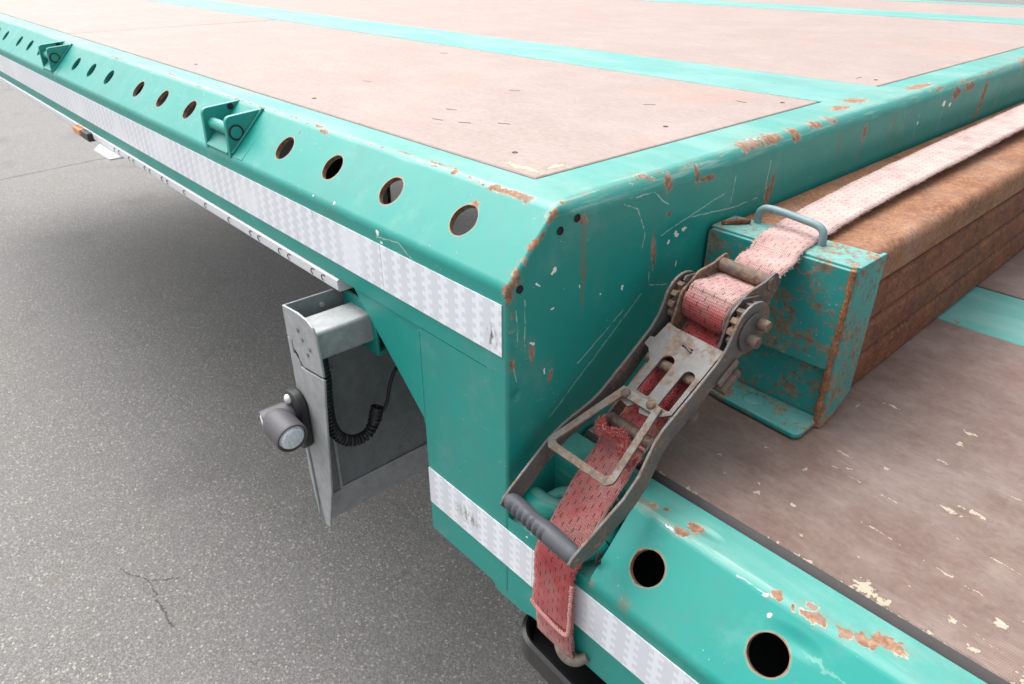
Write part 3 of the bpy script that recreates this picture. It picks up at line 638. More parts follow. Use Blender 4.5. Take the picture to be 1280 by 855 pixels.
# frame below: cross members and main beams keep the light out
for x in (-.62, -1.0, -1.6, -2.3, -3.0, -3.8, -4.6):
    m = MB(); m.box(x - .004, x + .004, .12, 3.0, -.05, TU - .021); m.box(x - .04, x + .04, .12, 3.0, -.058, -.05); m.build('cross_member', M_DARK, trailer)
for y in (1.05, 2.15):
    m = MB(); m.box(-5.9, -.01, y - .006, y + .006, -.20, -.060); m.box(-5.9, -.01, y - .07, y + .07, -.212, -.20); m.build('main_beam', M_DARK, trailer)
MB().box(.03, 2.9, .35, 2.8, -.42, TL - .02).build('lower_frame', M_DARK, trailer)
MB().box(.012, 2.9, .040, .349, -.368, -.362).build('bottom_plate', M_DARK, trailer)
MB().box(-5.9, -.50, .196, .202, -.10, TU - .021).build('inner_web', M_DARK, trailer)
MB().box(-5.9, -.08, 3.06, 3.16, -.07, TU - .032).build('side_rail', M_TRIM, trailer)

# stake brackets: two cheeks with a pin between
def bracket(xn, xf):
    br = None
    out = fillet([(.064, TU - .001), (.003, TU - .006), (.0005, .016), (.004, .0155)], [.009, .003], 5)
    m = MB().prism(out, xn - .0085, xn, PX); br = m.build('stake_bracket', M_TRIM, trailer, bevel=.0015)
    m = MB().prism(out, xf, xf + .0085, PX); m.build('cheek', M_TRIM, br, bevel=.0015)
    m = MB().tube([(xf + .004, .0155, .0525), (xf + .03, .0155, .0525), (xn - .02, .0155, .0525), (xn + .0012, .0155, .0525)], .0086, 20); m.build('pin', M_TRIM, br, bevel=.001)
    m = MB().tube([(xn + .0002, .0155 + .0102 * math.cos(t), .0525 + .0102 * math.sin(t)) for t in [R(20 * i) for i in range(19)]], .0013, 6, cap=False); m.build('pin_gap', mat_plain('pin_gap_dark', (.02, .018, .016), .7), br)  # dark ring around the pin end
    m = MB().prism([(.0045, ZU + .0005), (.062, TU - .006), (.0595, TU - .0035), (.002, ZU + .003)], xn, xn + .034, PX); m.build('shade_plate', M_TRIM, br, bevel=.001)  # thin plate added in place of the shaded patch beside the near cheek
    m = MB().tube([(xn + .001, .004, ZU + .007), (xn + .001, .060, TU - .001)], .0024, 8); m.build('weld_bead', M_TRIM, br)
    m = MB().prism([(.002, ZU + .002), (.030, ZU + .032), (.028, ZU + .036), (-.001, ZU + .006)], xf + .009, xn - .009, PX); m.build('saddle', paint('teal_worn_saddle', rusty=.35), br, bevel=.001)
    m = MB().tube([(xf + .0086, .046, TU - .008), (xf + .0092, .046, TU - .008)], .005, 14); m.build('cheek_hole', mat_plain('hole_black2', (0.01, 0.012, 0.012), 0.8), br)
bracket(-.598, -.690); bracket(-1.628, -1.714); bracket(-2.66, -2.746)

# reflective tape
def tape(x0, x1, zt, mat, y=-.0012, h=.055):
    MB().box(x0, x1, y, -.0002, zt - h, zt).build('reflective_tape', mat, trailer, smooth=False)
mt1 = mat_tape('reflective_tape_upper', 0, [((-.020, 0, -.040), (.012, .1, .022))], cracks=[[(-.362, 0, 0), (-.356, 0, -.02)]])
mt2 = mat_tape('reflective_tape_far', .003, cracks=[[(-1.16, 0, .0), (-1.13, 0, -.055)], [(-1.28, 0, -.01), (-1.26, 0, -.055)], [(-1.62, 0, .0), (-1.60, 0, -.05)], [(-1.70, 0, .0), (-1.66, 0, -.04)], [(-1.05, 0, -.02), (-1.03, 0, -.055)]])
tape(-.208, -.0065, 0, mt1); tape(-.93, -.2088, 0, mt1); tape(-1.75, -.9305, 0, mt2); tape(-6, -1.7505, 0, mt2)
mt3 = mat_tape('reflective_tape_lower', .002, [((-.07, 0, -.30), (.03, .1, .016))])
tape(-.1448, .040, -.2725, mt3); tape(.0408, 3, -.2725, mt3)

# perforated rail under the upper side rail, marker lamp, white plate
mw = mat_plain('white_galvanised', (0.62, 0.63, 0.66), 0.5, bump=0.3)
MB().prism(fillet([(.003, -.0775), (-.0025, -.0790), (-.0025, -.0950), (.03, -.0950), (.03, -.0775)], [.002, .003, .003], 3), -6.0, -.316, PX).build('perforated_rail', mw, trailer)
msl = mat_plain('slot_dark', (0.02, 0.02, 0.02), 0.9)
x = -.350
while x > -1.25:
    for dx in ((0, -.028) if int(-x * 100) % 3 else (-.012,)):
        MB().tube([(x + dx + .007 * math.cos(t), -.0027, -.0868 + .0042 * math.sin(t)) for t in [R(60 + 24 * i) for i in range(9)]], .0007, 5).build('slot', msl, trailer)
    x -= .094
MB().prism([(-1.375, .012), (-1.300, -.026), (-1.195, -.024), (-1.195, .012)], -.0995, -.0955, PZ).build('white_plate', mw, trailer, bevel=.001)
mk = MB().box(-1.44, -1.385, -.014, .02, -.098, -.079).build('marker_lamp', mat_plain('marker_black', (.03, .035, .035), .5), trailer, bevel=.003)
MB().box(-1.505, -1.441, -.016, .012, -.096, -.079).build('lens', mat_plain('amber_plastic', (.55, .17, .025), .25, bump=.05), mk, bevel=.004)

# black plastic tray under the lower rail
def rrect(x0, x1, y0, y1, r, n=8):
    out = []
    for cx, cy, a0 in ((x1 - r, y1 - r, 0), (x0 + r, y1 - r, 90), (x0 + r, y0 + r, 180), (x1 - r, y0 + r, 270)):
        out += [(cx + r * math.cos(R(a0 + 90 * k / n)), cy + r * math.sin(R(a0 + 90 * k / n))) for k in range(n + 1)]
    return out
mblk = mat_plain('black_plastic', (0.012, 0.012, 0.013), 0.30, bump=0.5, bs=60)
m = MB(); lv = [(0, 0, -.43), (0, 0, -.402), (.004, .0, -.399), (.008, 0, -.401), (.012, 0, -.418)]
loops = []
for d, _, z in lv:
    loops.append([(p_[0], p_[1], z - .10 * (p_[0] - .02)) for p_ in rrect(.018 + d, .165 - d, -.014 + d, .14 - d, .034 - d * .6)])
n = len(loops[0]); m.v = [p for l in loops for p in l]
m.f = [(i * n + k, i * n + (k + 1) % n, (i + 1) * n + (k + 1) % n, (i + 1) * n + k) for i in range(len(loops) - 1) for k in range(n)] + [tuple(range(n)), tuple(range((len(loops) - 1) * n, len(loops) * n))]
m.build('plastic_tray', mblk, trailer)

# ================================================================== marker board
mb = thing('marker_board', (-.33, .05, -.445), 'galvanised pull-out marker board with twin-lens lamp hanging beneath the turquoise deck edge', 'marker board')
M_GAL = mat_steel('galvanised', (0.35, 0.365, 0.37), rust=0.2, rough=0.55, metal=0.25)
M_GALD = mat_steel('galvanised_dull', (0.19, 0.205, 0.21), rust=0.3, rough=0.6, metal=0.2)
XB = -.332
MB().box(XB - .003, XB, -.068, .30, -.455, -.097).build('plate', M_GALD, mb, bevel=.0005, seg=1)
m = MB(); 
for a_, b_, c_, d_ in ((-.034, -.030, -.41, -.15), (-.030, .30, -.41, -.406)): m.box(XB + .0002, XB + .0024, a_, b_, c_, d_)
m.build('plate_border', M_GAL, mb)
MB().box(XB + .0001, XB + .0016, -.0675, .30, -.4545, -.4105).build('plate_skirt', M_GAL, mb)
up_f = [(-.335, -.097), (-.296, -.0935), (-.272, -.095), (-.260, -.100), (-.254, -.110), (-.251, -.139), (-.2500, -.1635), (-.302, -.1705), (-.309, -.163), (-.312, -.157), (-.322, -.152), (-.322, -.140), (-.335, -.139)]
lo_f = [(-.335, -.141), (-.324, -.1405), (-.325, -.1610), (-.3155, -.167), (-.310, -.1745), (-.301, -.1745), (-.2495, -.1668), (-.256, -.20), (-.279, -.350), (-.281, -.362), (-.304, -.442), (-.318, -.4445), (-.335, -.36)]
fl = MB().prism(up_f, -.0705, -.0675, PY).build('flange', M_GAL, mb, bevel=.0006)
MB().prism(lo_f, -.0705, -.0675, PY).build('flange', M_GAL, mb, bevel=.0006)
MB().prism([(-.3345, -.36), (-.3345, -.30), (-.329, -.30), (-.3235, -.425), (-.327, -.43)], -.0735, -.0708, PY).build('edge_strip', M_GAL, mb, bevel=.0005)
for xx, zz in ((-.292, -.128), (-.275, -.135), (-.3, -.118), (-.283, -.145)):
    MB().lathe([(0, .003), (.0008, .003), (.0012, .002), (.0012, .0005)], (xx, -.0705, zz), (0, -1, 0), 12).build('dimple', M_GALD, mb)
MB().lathe([(0, .0035), (.002, .0035), (.0025, .002)], (XB, -.02, -.112), (1, 0, 0), 12).build('rivet', M_GAL, mb)
MB().prism(rrect(-.318, -.268, -.152, -.113, .005, 4), -.0675, .30, PY).build('square_tube', M_GAL, mb)
m = MB().box(-.352, -.259, .012, .016, -.165, -.100); m.box(-.352, -.259, .012, .05, -.170, -.165); m.build('tube_bracket', M_TRIM, mb, bevel=.0008)
# lamp: rubber base, body with one lens to the rear and one to the side
lamp = MB().prism(rrect(-.352, -.306, -.304, -.216, .021, 6), -.084, -.0706, PY).build('lamp_base', M_RUBBER, mb, bevel=.003)
M_LB = mat_plain('grey_lamp_plastic', (0.075, 0.073, 0.080), 0.55, bump=0.15)
MB().lathe([(-.030, .008), (-.027, .0150), (-.020, .0190), (-.010, .0208), (.020, .0212), (.0235, .0203), (.0235, .0182), (.019, .0175)], (-.309, -.107, -.252), (1, 0.0, -.10), 32).build('lamp_body', M_LB, lamp)
MB().lathe([(-.026, .016), (-.010, .0190), (.014, .0185), (.019, .0172), (.019, .0155), (.016, .015)], (-.339, -.101, -.2555), (-.22, -1, -.10), 32).build('lamp_side_body', M_LB, lamp)
g = NG('clear_lens'); p_ = g.obj(); vv = g.vor(p_, 420); M_LENS = g.out(g.mix(g.step(vv, .1, .6), (.88, .90, .92), (.60, .64, .68)), .12, .05, g.bump(vv, .5, .001), spec=.8)
MB().lathe([(.018, .0178), (.0205, .0176), (.0222, .0155), (.0225, .0001)], (-.309, -.107, -.252), (1, 0, -.10), 32).build('lens', M_LENS, lamp)
MB().lathe([(.0223, .0158), (.0245, .0150), (.0260, .0120), (.0265, .0001)], (-.309, -.107, -.252), (1, 0, -.10), 32).build('lens', M_LENS, lamp)
MB().lathe([(.016, .0152), (.018, .0148), (.020, .0120), (.021, .0001)], (-.339, -.101, -.2555), (-.22, -1, -.10), 28).build('lens', M_LENS, lamp)
MB().lathe([(0, .0065), (.002, .0065), (.004, .0045), (.0045, .0001)], (-.334, -.0842, -.2285), (0.2, -1, .1), 18).build('reflector', M_LENS, lamp)
# coiled cable
cl = catmull([(-.29, -.052, -.150), (-.29, -.050, -.19), (-.29, -.0525, -.223), (-.29, -.050, -.270), (-.29, -.032, -.298), (-.29, -.006, -.305), (-.29, .010, -.291), (-.29, .017, -.272)], 70)
hel = []; N = None; L_ = 0
for i, q in enumerate(cl):
    t = (cl[min(i + 1, len(cl) - 1)] - cl[max(i - 1, 0)]).normalized()
    N = Vector((1, 0, 0)); N = (N - t * N.dot(t)).normalized(); B_ = t.cross(N)
    if i: L_ += (q - cl[i - 1]).length
    ph = 2 * math.pi * L_ / .0057; rr = .0060 if i < len(cl) - 60 else .0072
    hel.append(q + N * math.cos(ph) * rr + B_ * math.sin(ph) * rr)
MB().tube(hel, .0026, 7).build('coiled_cable', M_RUBBER, mb)
MB().tube(catmull([(-.29, .017, -.272), (-.29, .0195, -.266), (-.288, .024, -.275), (-.285, .032, -.262), (-.285, .040, -.235), (-.287, .052, -.218), (-.29, .075, -.205)], 8), .0026, 8).build('thin_cable', M_RUBBER, mb)
MB().lathe([(-.02, .0075), (.004, .0088), (.006, .0085), (.006, .0055), (-.004, .005)], (-.29, .0168, -.272), (0, .35, 1), 20).build('cable_sleeve', M_RUBBER, mb)

# ================================================================== rusty steel beams
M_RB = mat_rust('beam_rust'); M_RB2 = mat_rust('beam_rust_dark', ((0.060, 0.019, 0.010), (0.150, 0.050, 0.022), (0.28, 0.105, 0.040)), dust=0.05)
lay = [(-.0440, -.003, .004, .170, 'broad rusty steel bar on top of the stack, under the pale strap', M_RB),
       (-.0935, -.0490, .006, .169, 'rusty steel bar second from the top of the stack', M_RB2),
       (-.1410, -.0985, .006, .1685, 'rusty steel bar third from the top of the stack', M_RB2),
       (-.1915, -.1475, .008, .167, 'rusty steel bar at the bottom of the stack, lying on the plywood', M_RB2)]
for zb, zt, x0, x1, lab, mt in lay:
    rr = .013 if zt > -.01 else .010
    poly = fillet([(x0 + .02, zt), (x0, zt), (x0, zb), (x1, zb), (x1, zt), (x0 + .03, zt)], [.004, .003, .005, rr], 7)[1:]
    b = MB().prism(poly, .372, 2.75, PY)
    # slightly worn, sagging surface
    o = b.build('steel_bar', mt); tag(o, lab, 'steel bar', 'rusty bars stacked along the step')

# ================================================================== turquoise end bracket on the beams
M_EB = paint('teal_rusty_bracket', rusty=0.92, teal=(0.020, 0.25, 0.235), prim=0.25, spots=[((.176, .312, -.03), (.004, .006, .03)), ((.177, .312, -.09), (.004, .006, .03)), ((.177, .315, -.15), (.004, .008, .05)), ((.179, .34, -.190), (.012, .05, .012))])
M_EBT = paint('teal_rusty_bracket_top', rusty=0.9, teal=(0.06, 0.29, 0.265))
eb = thing('end_bracket', (.09, .31, TL), 'rust-specked turquoise steel end bracket capping the beam stack, wire loop on top', 'bracket')
m = MB().prism(fillet([(.004, -.118), (.004, .0), (.174, .0), (.174, -.118)], [.005, .002], 3), .312, .317, PY); m.build('front_plate', M_EB, eb, bevel=.001)
m = MB().prism([(.004, .3165), (.004, .366), (.176, .372), (.176, .3165)], -.0015, .0030, PZ); m.build('top_plate', M_EBT, eb, bevel=.0015)
m = MB().prism([(.312, .006), (.374, .005), (.376, -.168), (.330, -.1915), (.312, -.1915)], .1765, .1815, PX); m.build('side_flange', M_EB, eb, bevel=.001)
m = MB().prism([(.004, -.1915), (.004, -.119), (.1755, -.119), (.1755, -.1915)], .322, .327, PY); m.build('lower_plate', M_EB, eb, bevel=.001)
m = MB().prism([(.074, .276), (.171, .270), (.176, .276), (.176, .3215), (.004, .3215), (.004, .290)], -.1905, -.1835, PZ); m.build('foot_plate', M_EB, eb, bevel=.002, seg=2)
m = MB().tube([(.1752, .3125 + .0006 * rnd.random(), .001 - .0068 * i) for i in range(29)], .003, 8, rs=[.0026 + .0022 * rnd.random() for i in range(29)]); m.build('weld_seam', mat_rust('weld_rust', dust=.1), eb)
m = MB().lathe([(0, .013), (.0008, .0125), (.0018, .009), (.0022, .005), (.0023, .0001)], (.105, .300, -.1835), (0, 0, 1), 20); m.build('bolt_head', M_EB, eb)
lp = catmull([(.037, .362, .000), (.036, .362, .010), (.039, .361, .019), (.048, .360, .0235), (.068, .358, .024), (.092, .354, .0235), (.111, .351, .0225), (.119, .350, .018), (.1215, .349, .009), (.1215, .349, -.001)], 6)
MB().tube(lp, .0043, 12).build('wire_loop', mat_plain('grey_teal_paint', (0.16, 0.24, 0.255), 0.55, bump=.5, var=.3), eb)
MB().tube([(.012, .325, .0055), (.022, .338, .0062), (.032, .352, .006)], .0030, 6, rs=[.0025, .0036, .003]).build('weld_bead', M_RB2, eb)

# ================================================================== ratchet strap
rs_ = thing('ratchet_strap', (.08, .1, -.25), 'worn steel ratchet with faded red webbing strap holding down the rusty beams', 'ratchet strap')
O = Vector((.0892, .205, -.0406)); ru = Vector((-.0616, -.8159, -.5749)); rv = Vector((.9981, -.0503, -.0355)); rw = Vector((0, -.576, .8174))
LC = lambda u, v, w=0.0: tuple(O + ru * u + rv * v + rw * w)
RM = Matrix((ru, rv, rw)).transposed().to_4x4(); RM.translation = O
M_RG = mat_steel('ratchet_zinc', (0.135, 0.130, 0.126), rust=0.60, rough=0.55, metal=0.3)
M_RH = mat_steel('ratchet_handle', (0.10, 0.098, 0.10), rust=0.6, rough=0.55, metal=0.35)
M_RR = mat_steel('ratchet_rusty', (0.115, 0.09, 0.08), rust=0.85, rough=0.7, metal=0.2)
M_RO = mat_steel('ratchet_orange', (0.19, 0.178, 0.16), rust=0.8, rough=0.6, metal=0.25)
M_GRIP = mat_plain('grip_plastic', (0.062, 0.067, 0.078), 0.6, bump=.35, bs=120)
# handle bars
def bar(sg):
    st = []
    rd = .029
    for k in range(9):
        t = R(180 - 20 * k * .8); uu = rd * math.cos(t); hh = rd * math.sin(t)
        st.append((uu, hh, -hh))
    st += [(.020, .0205, -.020), (.034, .012, -.0155), (.050, .0075, -.0125), (.09, .0065, -.0185), (.135, .0065, -.0185), (.15, .0065, -.0185), (.165, .0065, -.0185), (.185, .0065, -.0185), (.21, .0065, -.0185), (.27, .0065, -.0185), (.282, .0060, -.0110), (.289, .0030, -.0080)]
    st = sorted(set((round(a_, 5), b_, c_) for a_, b_, c_ in st), key=lambda q: q[0])
    def vv(u):
        pts = [(-.03, .0435), (.05, .0425), (.135, .0410), (.150, .0425), (.190, .0525), (.21, .0535), (.30, .0490)]
        for (a_, b_), (c_, d_) in zip(pts, pts[1:]):
            if a_ <= u <= c_: return b_ + (d_ - b_) * (u - a_) / (c_ - a_)
        return pts[-1][1]
    m = MB()
    for u, h1, h0 in st:
        v = vv(u) * sg; h1 = max(h1, h0 + .001)
        m.v += [LC(u, v - .0016, h0), LC(u, v + .0016, h0), LC(u, v + .0016, h1), LC(u, v - .0016, h1)]
    for i in range(len(st) - 1):
        for k in range(4): m.f.append((i * 4 + k, i * 4 + (k + 1) % 4, (i + 1) * 4 + (k + 1) % 4, (i + 1) * 4 + k))
    m.f += [(0, 1, 2, 3), tuple(range((len(st) - 1) * 4, len(st) * 4))]
    return m.build('handle_bar', M_RG, rs_, bevel=.0007, seg=2)
hb_l = bar(-1); hb_r = bar(1)
MB().lathe([(0, .004), (.0012, .0038), (.002, .002), (.002, .0001)], LC(.146, .0430, -.003), rv, 14).build('rivet', M_RO, hb_r)
MB().lathe([(0, .0045), (.0016, .0042), (.0022, .0028), (.0015, .0001)], LC(.281, .0506, -.0025), rv, 14).build('rivet', M_RO, hb_r)
# grip with moulded ribs
m = MB(); ns = 40; gp = []
for i in range(ns + 1):
    f = i / ns; v = -.052 + .103 * f
    rr = .0086 + .0016 * math.sin(math.pi * f) ** .5
    if f < .06 or f > .95: rr *= .93
    gp.append((v, rr, f))
n = 18
for v, rr, f in gp:
    for k in range(n):
        t = 2 * math.pi * k / n; cu, cw = math.cos(t), math.sin(t); r2 = rr
        if .10 < f < .66 and (int(f * ns) % 3 == 0) and cu > -.1: r2 *= .80
        if .22 < f < .6 and cu < -.3: r2 *= 1 - .10 * math.sin((f - .22) / .38 * math.pi)
        m.v.append(LC(.279 + cu * r2, v, -.0025 + cw * r2 * 1.0))
m.f = [(i * n + k, i * n + (k + 1) % n, (i + 1) * n + (k + 1) % n, (i + 1) * n + k) for i in range(ns) for k in range(n)] + [tuple(range(n))[::-1], tuple(range(ns * n, (ns + 1) * n))]
m.build('grip', M_GRIP, rs_)
# sliding pawl plate with slots
def plate_with_holes(name, outer, holes, w0, w1, mat, parent, bevel=.0006):
    cu = bpy.data.curves.new('tmp', 'CURVE'); cu.dimensions = '2D'; cu.fill_mode = 'BOTH'; cu.extrude = (w1 - w0) / 2
    for lp_ in [outer] + holes:
        sp = cu.splines.new('POLY'); sp.points.add(len(lp_) - 1); sp.use_cyclic_u = True
        for q, p in zip(sp.points, lp_): q.co = (p[0], p[1], 0, 1)
    to = bpy.data.objects.new('tmp', cu); COL.objects.link(to)
    me = bpy.data.meshes.new_from_object(to.evaluated_get(bpy.context.evaluated_depsgraph_get()))
    bpy.data.objects.remove(to); bpy.data.curves.remove(cu)
    m = MB(); m.v = [LC(v.co.x, v.co.y, v.co.z + (w0 + w1) / 2) for v in me.vertices]; m.f = [tuple(p.vertices) for p in me.polygons]
    bpy.data.meshes.remove(me)
    return m.build(name, mat, parent, bevel=bevel, seg=1, merge=1e-6)
outer = fillet([(.036, -.020), (.034, -.031), (.056, -.033), (.057, -.0385), (.067, -.0385), (.069, -.0310), (.080, -.0205), (.112, -.0195), (.120, -.0225), (.131, -.0200), (.1335, -.006), (.126, -.001), (.126, .004), (.133, .008), (.131, .022), (.118, .0375), (.06, .0385), (.036, .0385), (.036, .01)], [.0012] * 17, 3)
def slot(u0, u1, vc, hw, n=7):
    return [(u0 + hw - hw * math.sin(R(180 * k / n)) , vc - hw * math.cos(R(180 * k / n))) for k in range(n + 1)] + [(u1, vc + hw), (u1 + .001, vc + hw - .002), (u1 + .001, vc - hw + .002), (u1, vc - hw)]
pawl = plate_with_holes('pawl_plate', [tuple(q) for q in outer], [slot(.0655, .1135, -.0030, .0078), slot(.070, .116, .0262, .0068), rrect(.0488, .0512, -.002, .012, .001, 2)], .0015, .0045, M_RG, rs_)
for u, v in ((.1235, -.0150), (.1205, .0154)):
    MB().lathe([(0, .0052), (.0015, .005), (.003, .0035), (.0035, .0001)], LC(u, v, .0080), rw, 18).build('rivet', M_RR, pawl)
MB().tube([LC(.0475, -.0015, .0044), LC(.050, .005, .0062), LC(.0525, .0115, .005)], .0014, 6).build('embossed_tab', M_RH, pawl)
# release loop (flat bar ring)
oo = fillet([(.118, -.0225), (.2070, -.0535), (.2140, -.046), (.2110, .031), (.2045, .0370), (.118, .0270)], [.008, .004, .004, .009], 4)
ii = fillet([(.1275, -.0165), (.2030, -.0445), (.2055, -.0410), (.2035, .0245), (.2000, .0290), (.1275, .0205)], [.002, .002, .002, .003], 3)
plate_with_holes('release_loop', [tuple(q) for q in oo], [[tuple(q) for q in ii]], .0050, .0082, M_RO, rs_)
# base frame side plates
def basepl(sg):
    pts = fillet([(-.066, -.012), (-.066, .006), (-.046, .012), (-.024, .024), (.006, .0255), (.028, .006), (.045, -.008), (.160, -.014), (.166, -.022), (.160, -.032), (.05, -.034), (.02, -.030), (-.02, -.030)], [.006, .006, .008, .012, .012, .008, .004, .004, .004, .01, .01], 4)
    m = MB().prism([tuple(q) for q in pts], sg * .0285, sg * .0315, lambda a_, b_, d: LC(a_, d, b_))
    return m.build('base_plate', M_RR if sg < 0 else M_RH, rs_, bevel=.0006)
basepl(-1); basepl(1)
MB().lathe([(0, .0072), (.066, .0072)], LC(-.053, -.033, .0015), rv, 20).build('roller', M_RR, rs_, bevel=.0008)
MB().lathe([(0, .0062), (.062, .0062)], LC(.1475, -.031, -.020), rv, 16).build('strap_pin', M_RR, rs_, bevel=.0008)
MB().lathe([(0, .0058), (.062, .0058)], LC(.074, -.031, -.006), rv, 16).build('cross_pin', M_RR, rs_, bevel=.0008)
# ratchet wheels
def wheel(v0):
    poly = []
    nt = 13
    for k in range(nt):
        for f, r_ in ((.0, .0195), (.18, .0265), (.62, .0255), (.80, .0195)):
            t = 2 * math.pi * (k + f) / nt; poly.append((r_ * math.cos(t), r_ * math.sin(t)))
    m = MB().prism(poly, v0 - .0036, v0 + .0036, lambda a_, b_, d: LC(a_, d, b_)); m.build('ratchet_wheel', M_RR, rs_, bevel=.0006)
wheel(-.0368); wheel(.0368)
MB().lathe([(0, .0095), (.090, .0095)], LC(0, -.045, 0), rv, 20).build('axle', M_RR, rs_)
MB().lathe([(.0, .021), (.0022, .021), (.003, .0195), (.003, .001)], LC(0.002, .0455, -.002), rv, 28).build('washer', M_RH, rs_)
for u, w in ((-.008, .002), (.010, -.002)):
    MB().lathe([(0, .0062), (.0105, .0062), (.0118, .0052), (.0118, .0001)], LC(u, .0475, w), rv, 18).build('bolt', M_RR, rs_, bevel=.0005)
MB().lathe([(-.004, .0085), (.009, .0085), (.0115, .0075), (.0115, .0050), (.0128, .0045), (.0128, .0001)], LC(.1000, .033, -.022), rv, 20).build('bush', M_RR, rs_)
m = MB().box(.030, .062, .0445, .0475, -.012, -.020, RM); m.build('pawl_tab', M_RO, rs_, bevel=.0008)
m = MB().box(.036, .064, .0335, .052, -.030, -.022, RM); m.build('pawl_lug', M_RR, rs_, bevel=.001)
for sg in (-1, 1):
    m = MB().prism([(-.032, .010), (-.018, .024), (-.010, .031), (-.004, .030), (-.006, .022), (-.020, .008)], sg * .0322, sg * .0345, lambda a_, b_, d: LC(a_, d, b_)); m.build('pawl_ear', M_RH, rs_, bevel=.0006)

# webbing ribbons: path of (point, half width vector, fade)
M_WEB = mat_web('webbing')
FIB = []            # edge fibres
def ribbon(name, pts, thick=.0028, u0=0.0, fib=1.0, parent=None, ns=9, sub=6, wave=.0006):
    ctr = catmull([p[0] for p in pts], sub); hw = []; fd = []; 
    for i in range(len(pts) - 1):
        for k in range(sub):
            t = k / sub; hw.append(Vector(pts[i][1]).lerp(Vector(pts[i + 1][1]), t)); fd.append(pts[i][2] + (pts[i + 1][2] - pts[i][2]) * t)
    hw.append(Vector(pts[-1][1])); fd.append(pts[-1][2])
    V = []; F = []; UV = []; FA = []; L = u0; nrm = []
    for i, c in enumerate(ctr):
        t = (ctr[min(i + 1, len(ctr) - 1)] - ctr[max(i - 1, 0)]).normalized()
        n = hw[i].cross(t).normalized(); nrm.append(n)
        if i: L += (c - ctr[i - 1]).length
        for side in (1, -1):
            for k in range(ns):
                f = k / (ns - 1) * 2 - 1
                j = 1 + .015 * math.sin(L * 240 + (1 if f > 0 else 4)) + .01 * math.sin(L * 610) if abs(f) > .99 else 1
                th = thick * .5 * (1 if abs(f) < .9 else .55)
                V.append(c + hw[i] * f * j + n * (side * th + wave * math.sin(L * 95 + f * 2.1))); UV.append((L, k / (ns - 1))); FA.append(fd[i])
        if i:
            for k in range(ns - 1):
                a_ = (i - 1) * 2 * ns + k; b_ = i * 2 * ns + k
                F.append((a_, a_ + 1, b_ + 1, b_)); F.append((a_ + ns, b_ + ns, b_ + ns + 1, a_ + ns + 1))
            for k in (0, ns - 1):
                a_ = (i - 1) * 2 * ns + k; b_ = i * 2 * ns + k; F.append((a_, b_, b_ + ns, a_ + ns))
        # fibres along both edges
        if i and fib > 0:
            seg = (c - ctr[i - 1]).length
            for _ in range(int(seg * 1500 * fib)):
                s = rnd.choice((-1, 1)); b0 = ctr[i - 1].lerp(c, rnd.random()) + hw[i] * s * .985
                d = (hw[i].normalized() * s * rnd.uniform(.5, 1.1) + t * rnd.uniform(-1, 1) + n * rnd.uniform(-.6, .6)).normalized()
                FIB.append((b0, d, rnd.uniform(.0012, .0050), fd[i]))
    e = (len(ctr) - 1) * 2 * ns
    for b in (0, e):
        for k in range(ns - 1): F.append((b + k, b + k + 1, b + ns + k + 1, b + ns + k))
    me = bpy.data.meshes.new(name); me.from_pydata([tuple(v) for v in V], [], F)
    ul = me.uv_layers.new(name='UVMap'); fa = me.attributes.new('fade', 'FLOAT', 'POINT')
    for lp_ in me.loops: ul.data[lp_.index].uv = UV[lp_.vertex_index]
    for i, q in enumerate(FA): fa.data[i].value = q
    me.materials.append(M_WEB); me.polygons.foreach_set('use_smooth', [True] * len(me.polygons))
    bm = bmesh.new(); bm.from_mesh(me); bmesh.ops.recalc_face_normals(bm, faces=bm.faces); bm.to_mesh(me); bm.free()
    o = bpy.data.objects.new(name, me); return place(o, parent or rs_)
hx = lambda w: (w, 0, 0)
hv = lambda w: tuple(rv * w)
pth = [((.068, 2.70, .012), hx(.031), 1.0), ((.070, 2.0, .014), hx(.031), 1.0), ((.072, 1.3, .014), hx(.031), 1.0), ((.074, .9, .012), hx(.031), 1.0), ((.076, .62, .009), hx(.030), 1), ((.080, .46, .0065), hx(.029), 1), ((.086, .37, .0055), hx(.028), .9), ((.0905, .325, .0060), hx(.027), .8), ((.0925, .308, .0035), hx(.027), .8),
       ((.0935, .296, -.0040), hx(.027), .8)]
pth += [(LC(-.076, .002, -.0085), hv(.027), .72), (LC(-.053, 0, -.0085), hv(.0265), .6)]
for ang, rr, f in ((112, .0235, .75), (85, .0228, .62), (62, .0222, .28), (45, .0219, .05), (20, .0215, .0), (-10, .0210, .02), (-50, .0205, 0), (-100, .0200, 0)):
    pth.append((LC(-.004 + rr * math.cos(R(ang)), 0, rr * math.sin(R(ang))), hv(.0265), f))
w_up = ribbon('webbing', pth, fib=1.5)
ribbon('webbing', [(LC(.012, 0, -.016), hv(.0262), .0), (LC(.04, 0, -.016), hv(.0262), .0), (LC(.09, 0, -.0175), hv(.0262), .03), (LC(.135, .002, -.0235), hv(.0255), .05), (LC(.158, .002, -.0215), hv(.025), .1)], u0=.4, fib=.1)
# lower strap: from the pin over the pocket, over the edge and down to the hook
lowp = [(LC(.1475, 0, -.0275), hv(.0255), .1), (LC(.165, -.002, -.0290), hv(.026), .25), ((.0755, .055, -.190), hx(.0262), .22), ((.0745, .030, -.2175), hx(.0262), .15), ((.0765, .008, -.2405), hx(.0262), .2), ((.0785, -.0035, -.2540), hx(.0262), .15), ((.0795, -.0065, -.268), hx(.026), .1), ((.081, -.0060, -.31), hx(.026), .12), ((.083, -.0055, -.345), hx(.025), .3), ((.088, -.004, -.372), hx(.022), .4)]
ribbon('webbing', lowp, u0=.8, fib=.6)
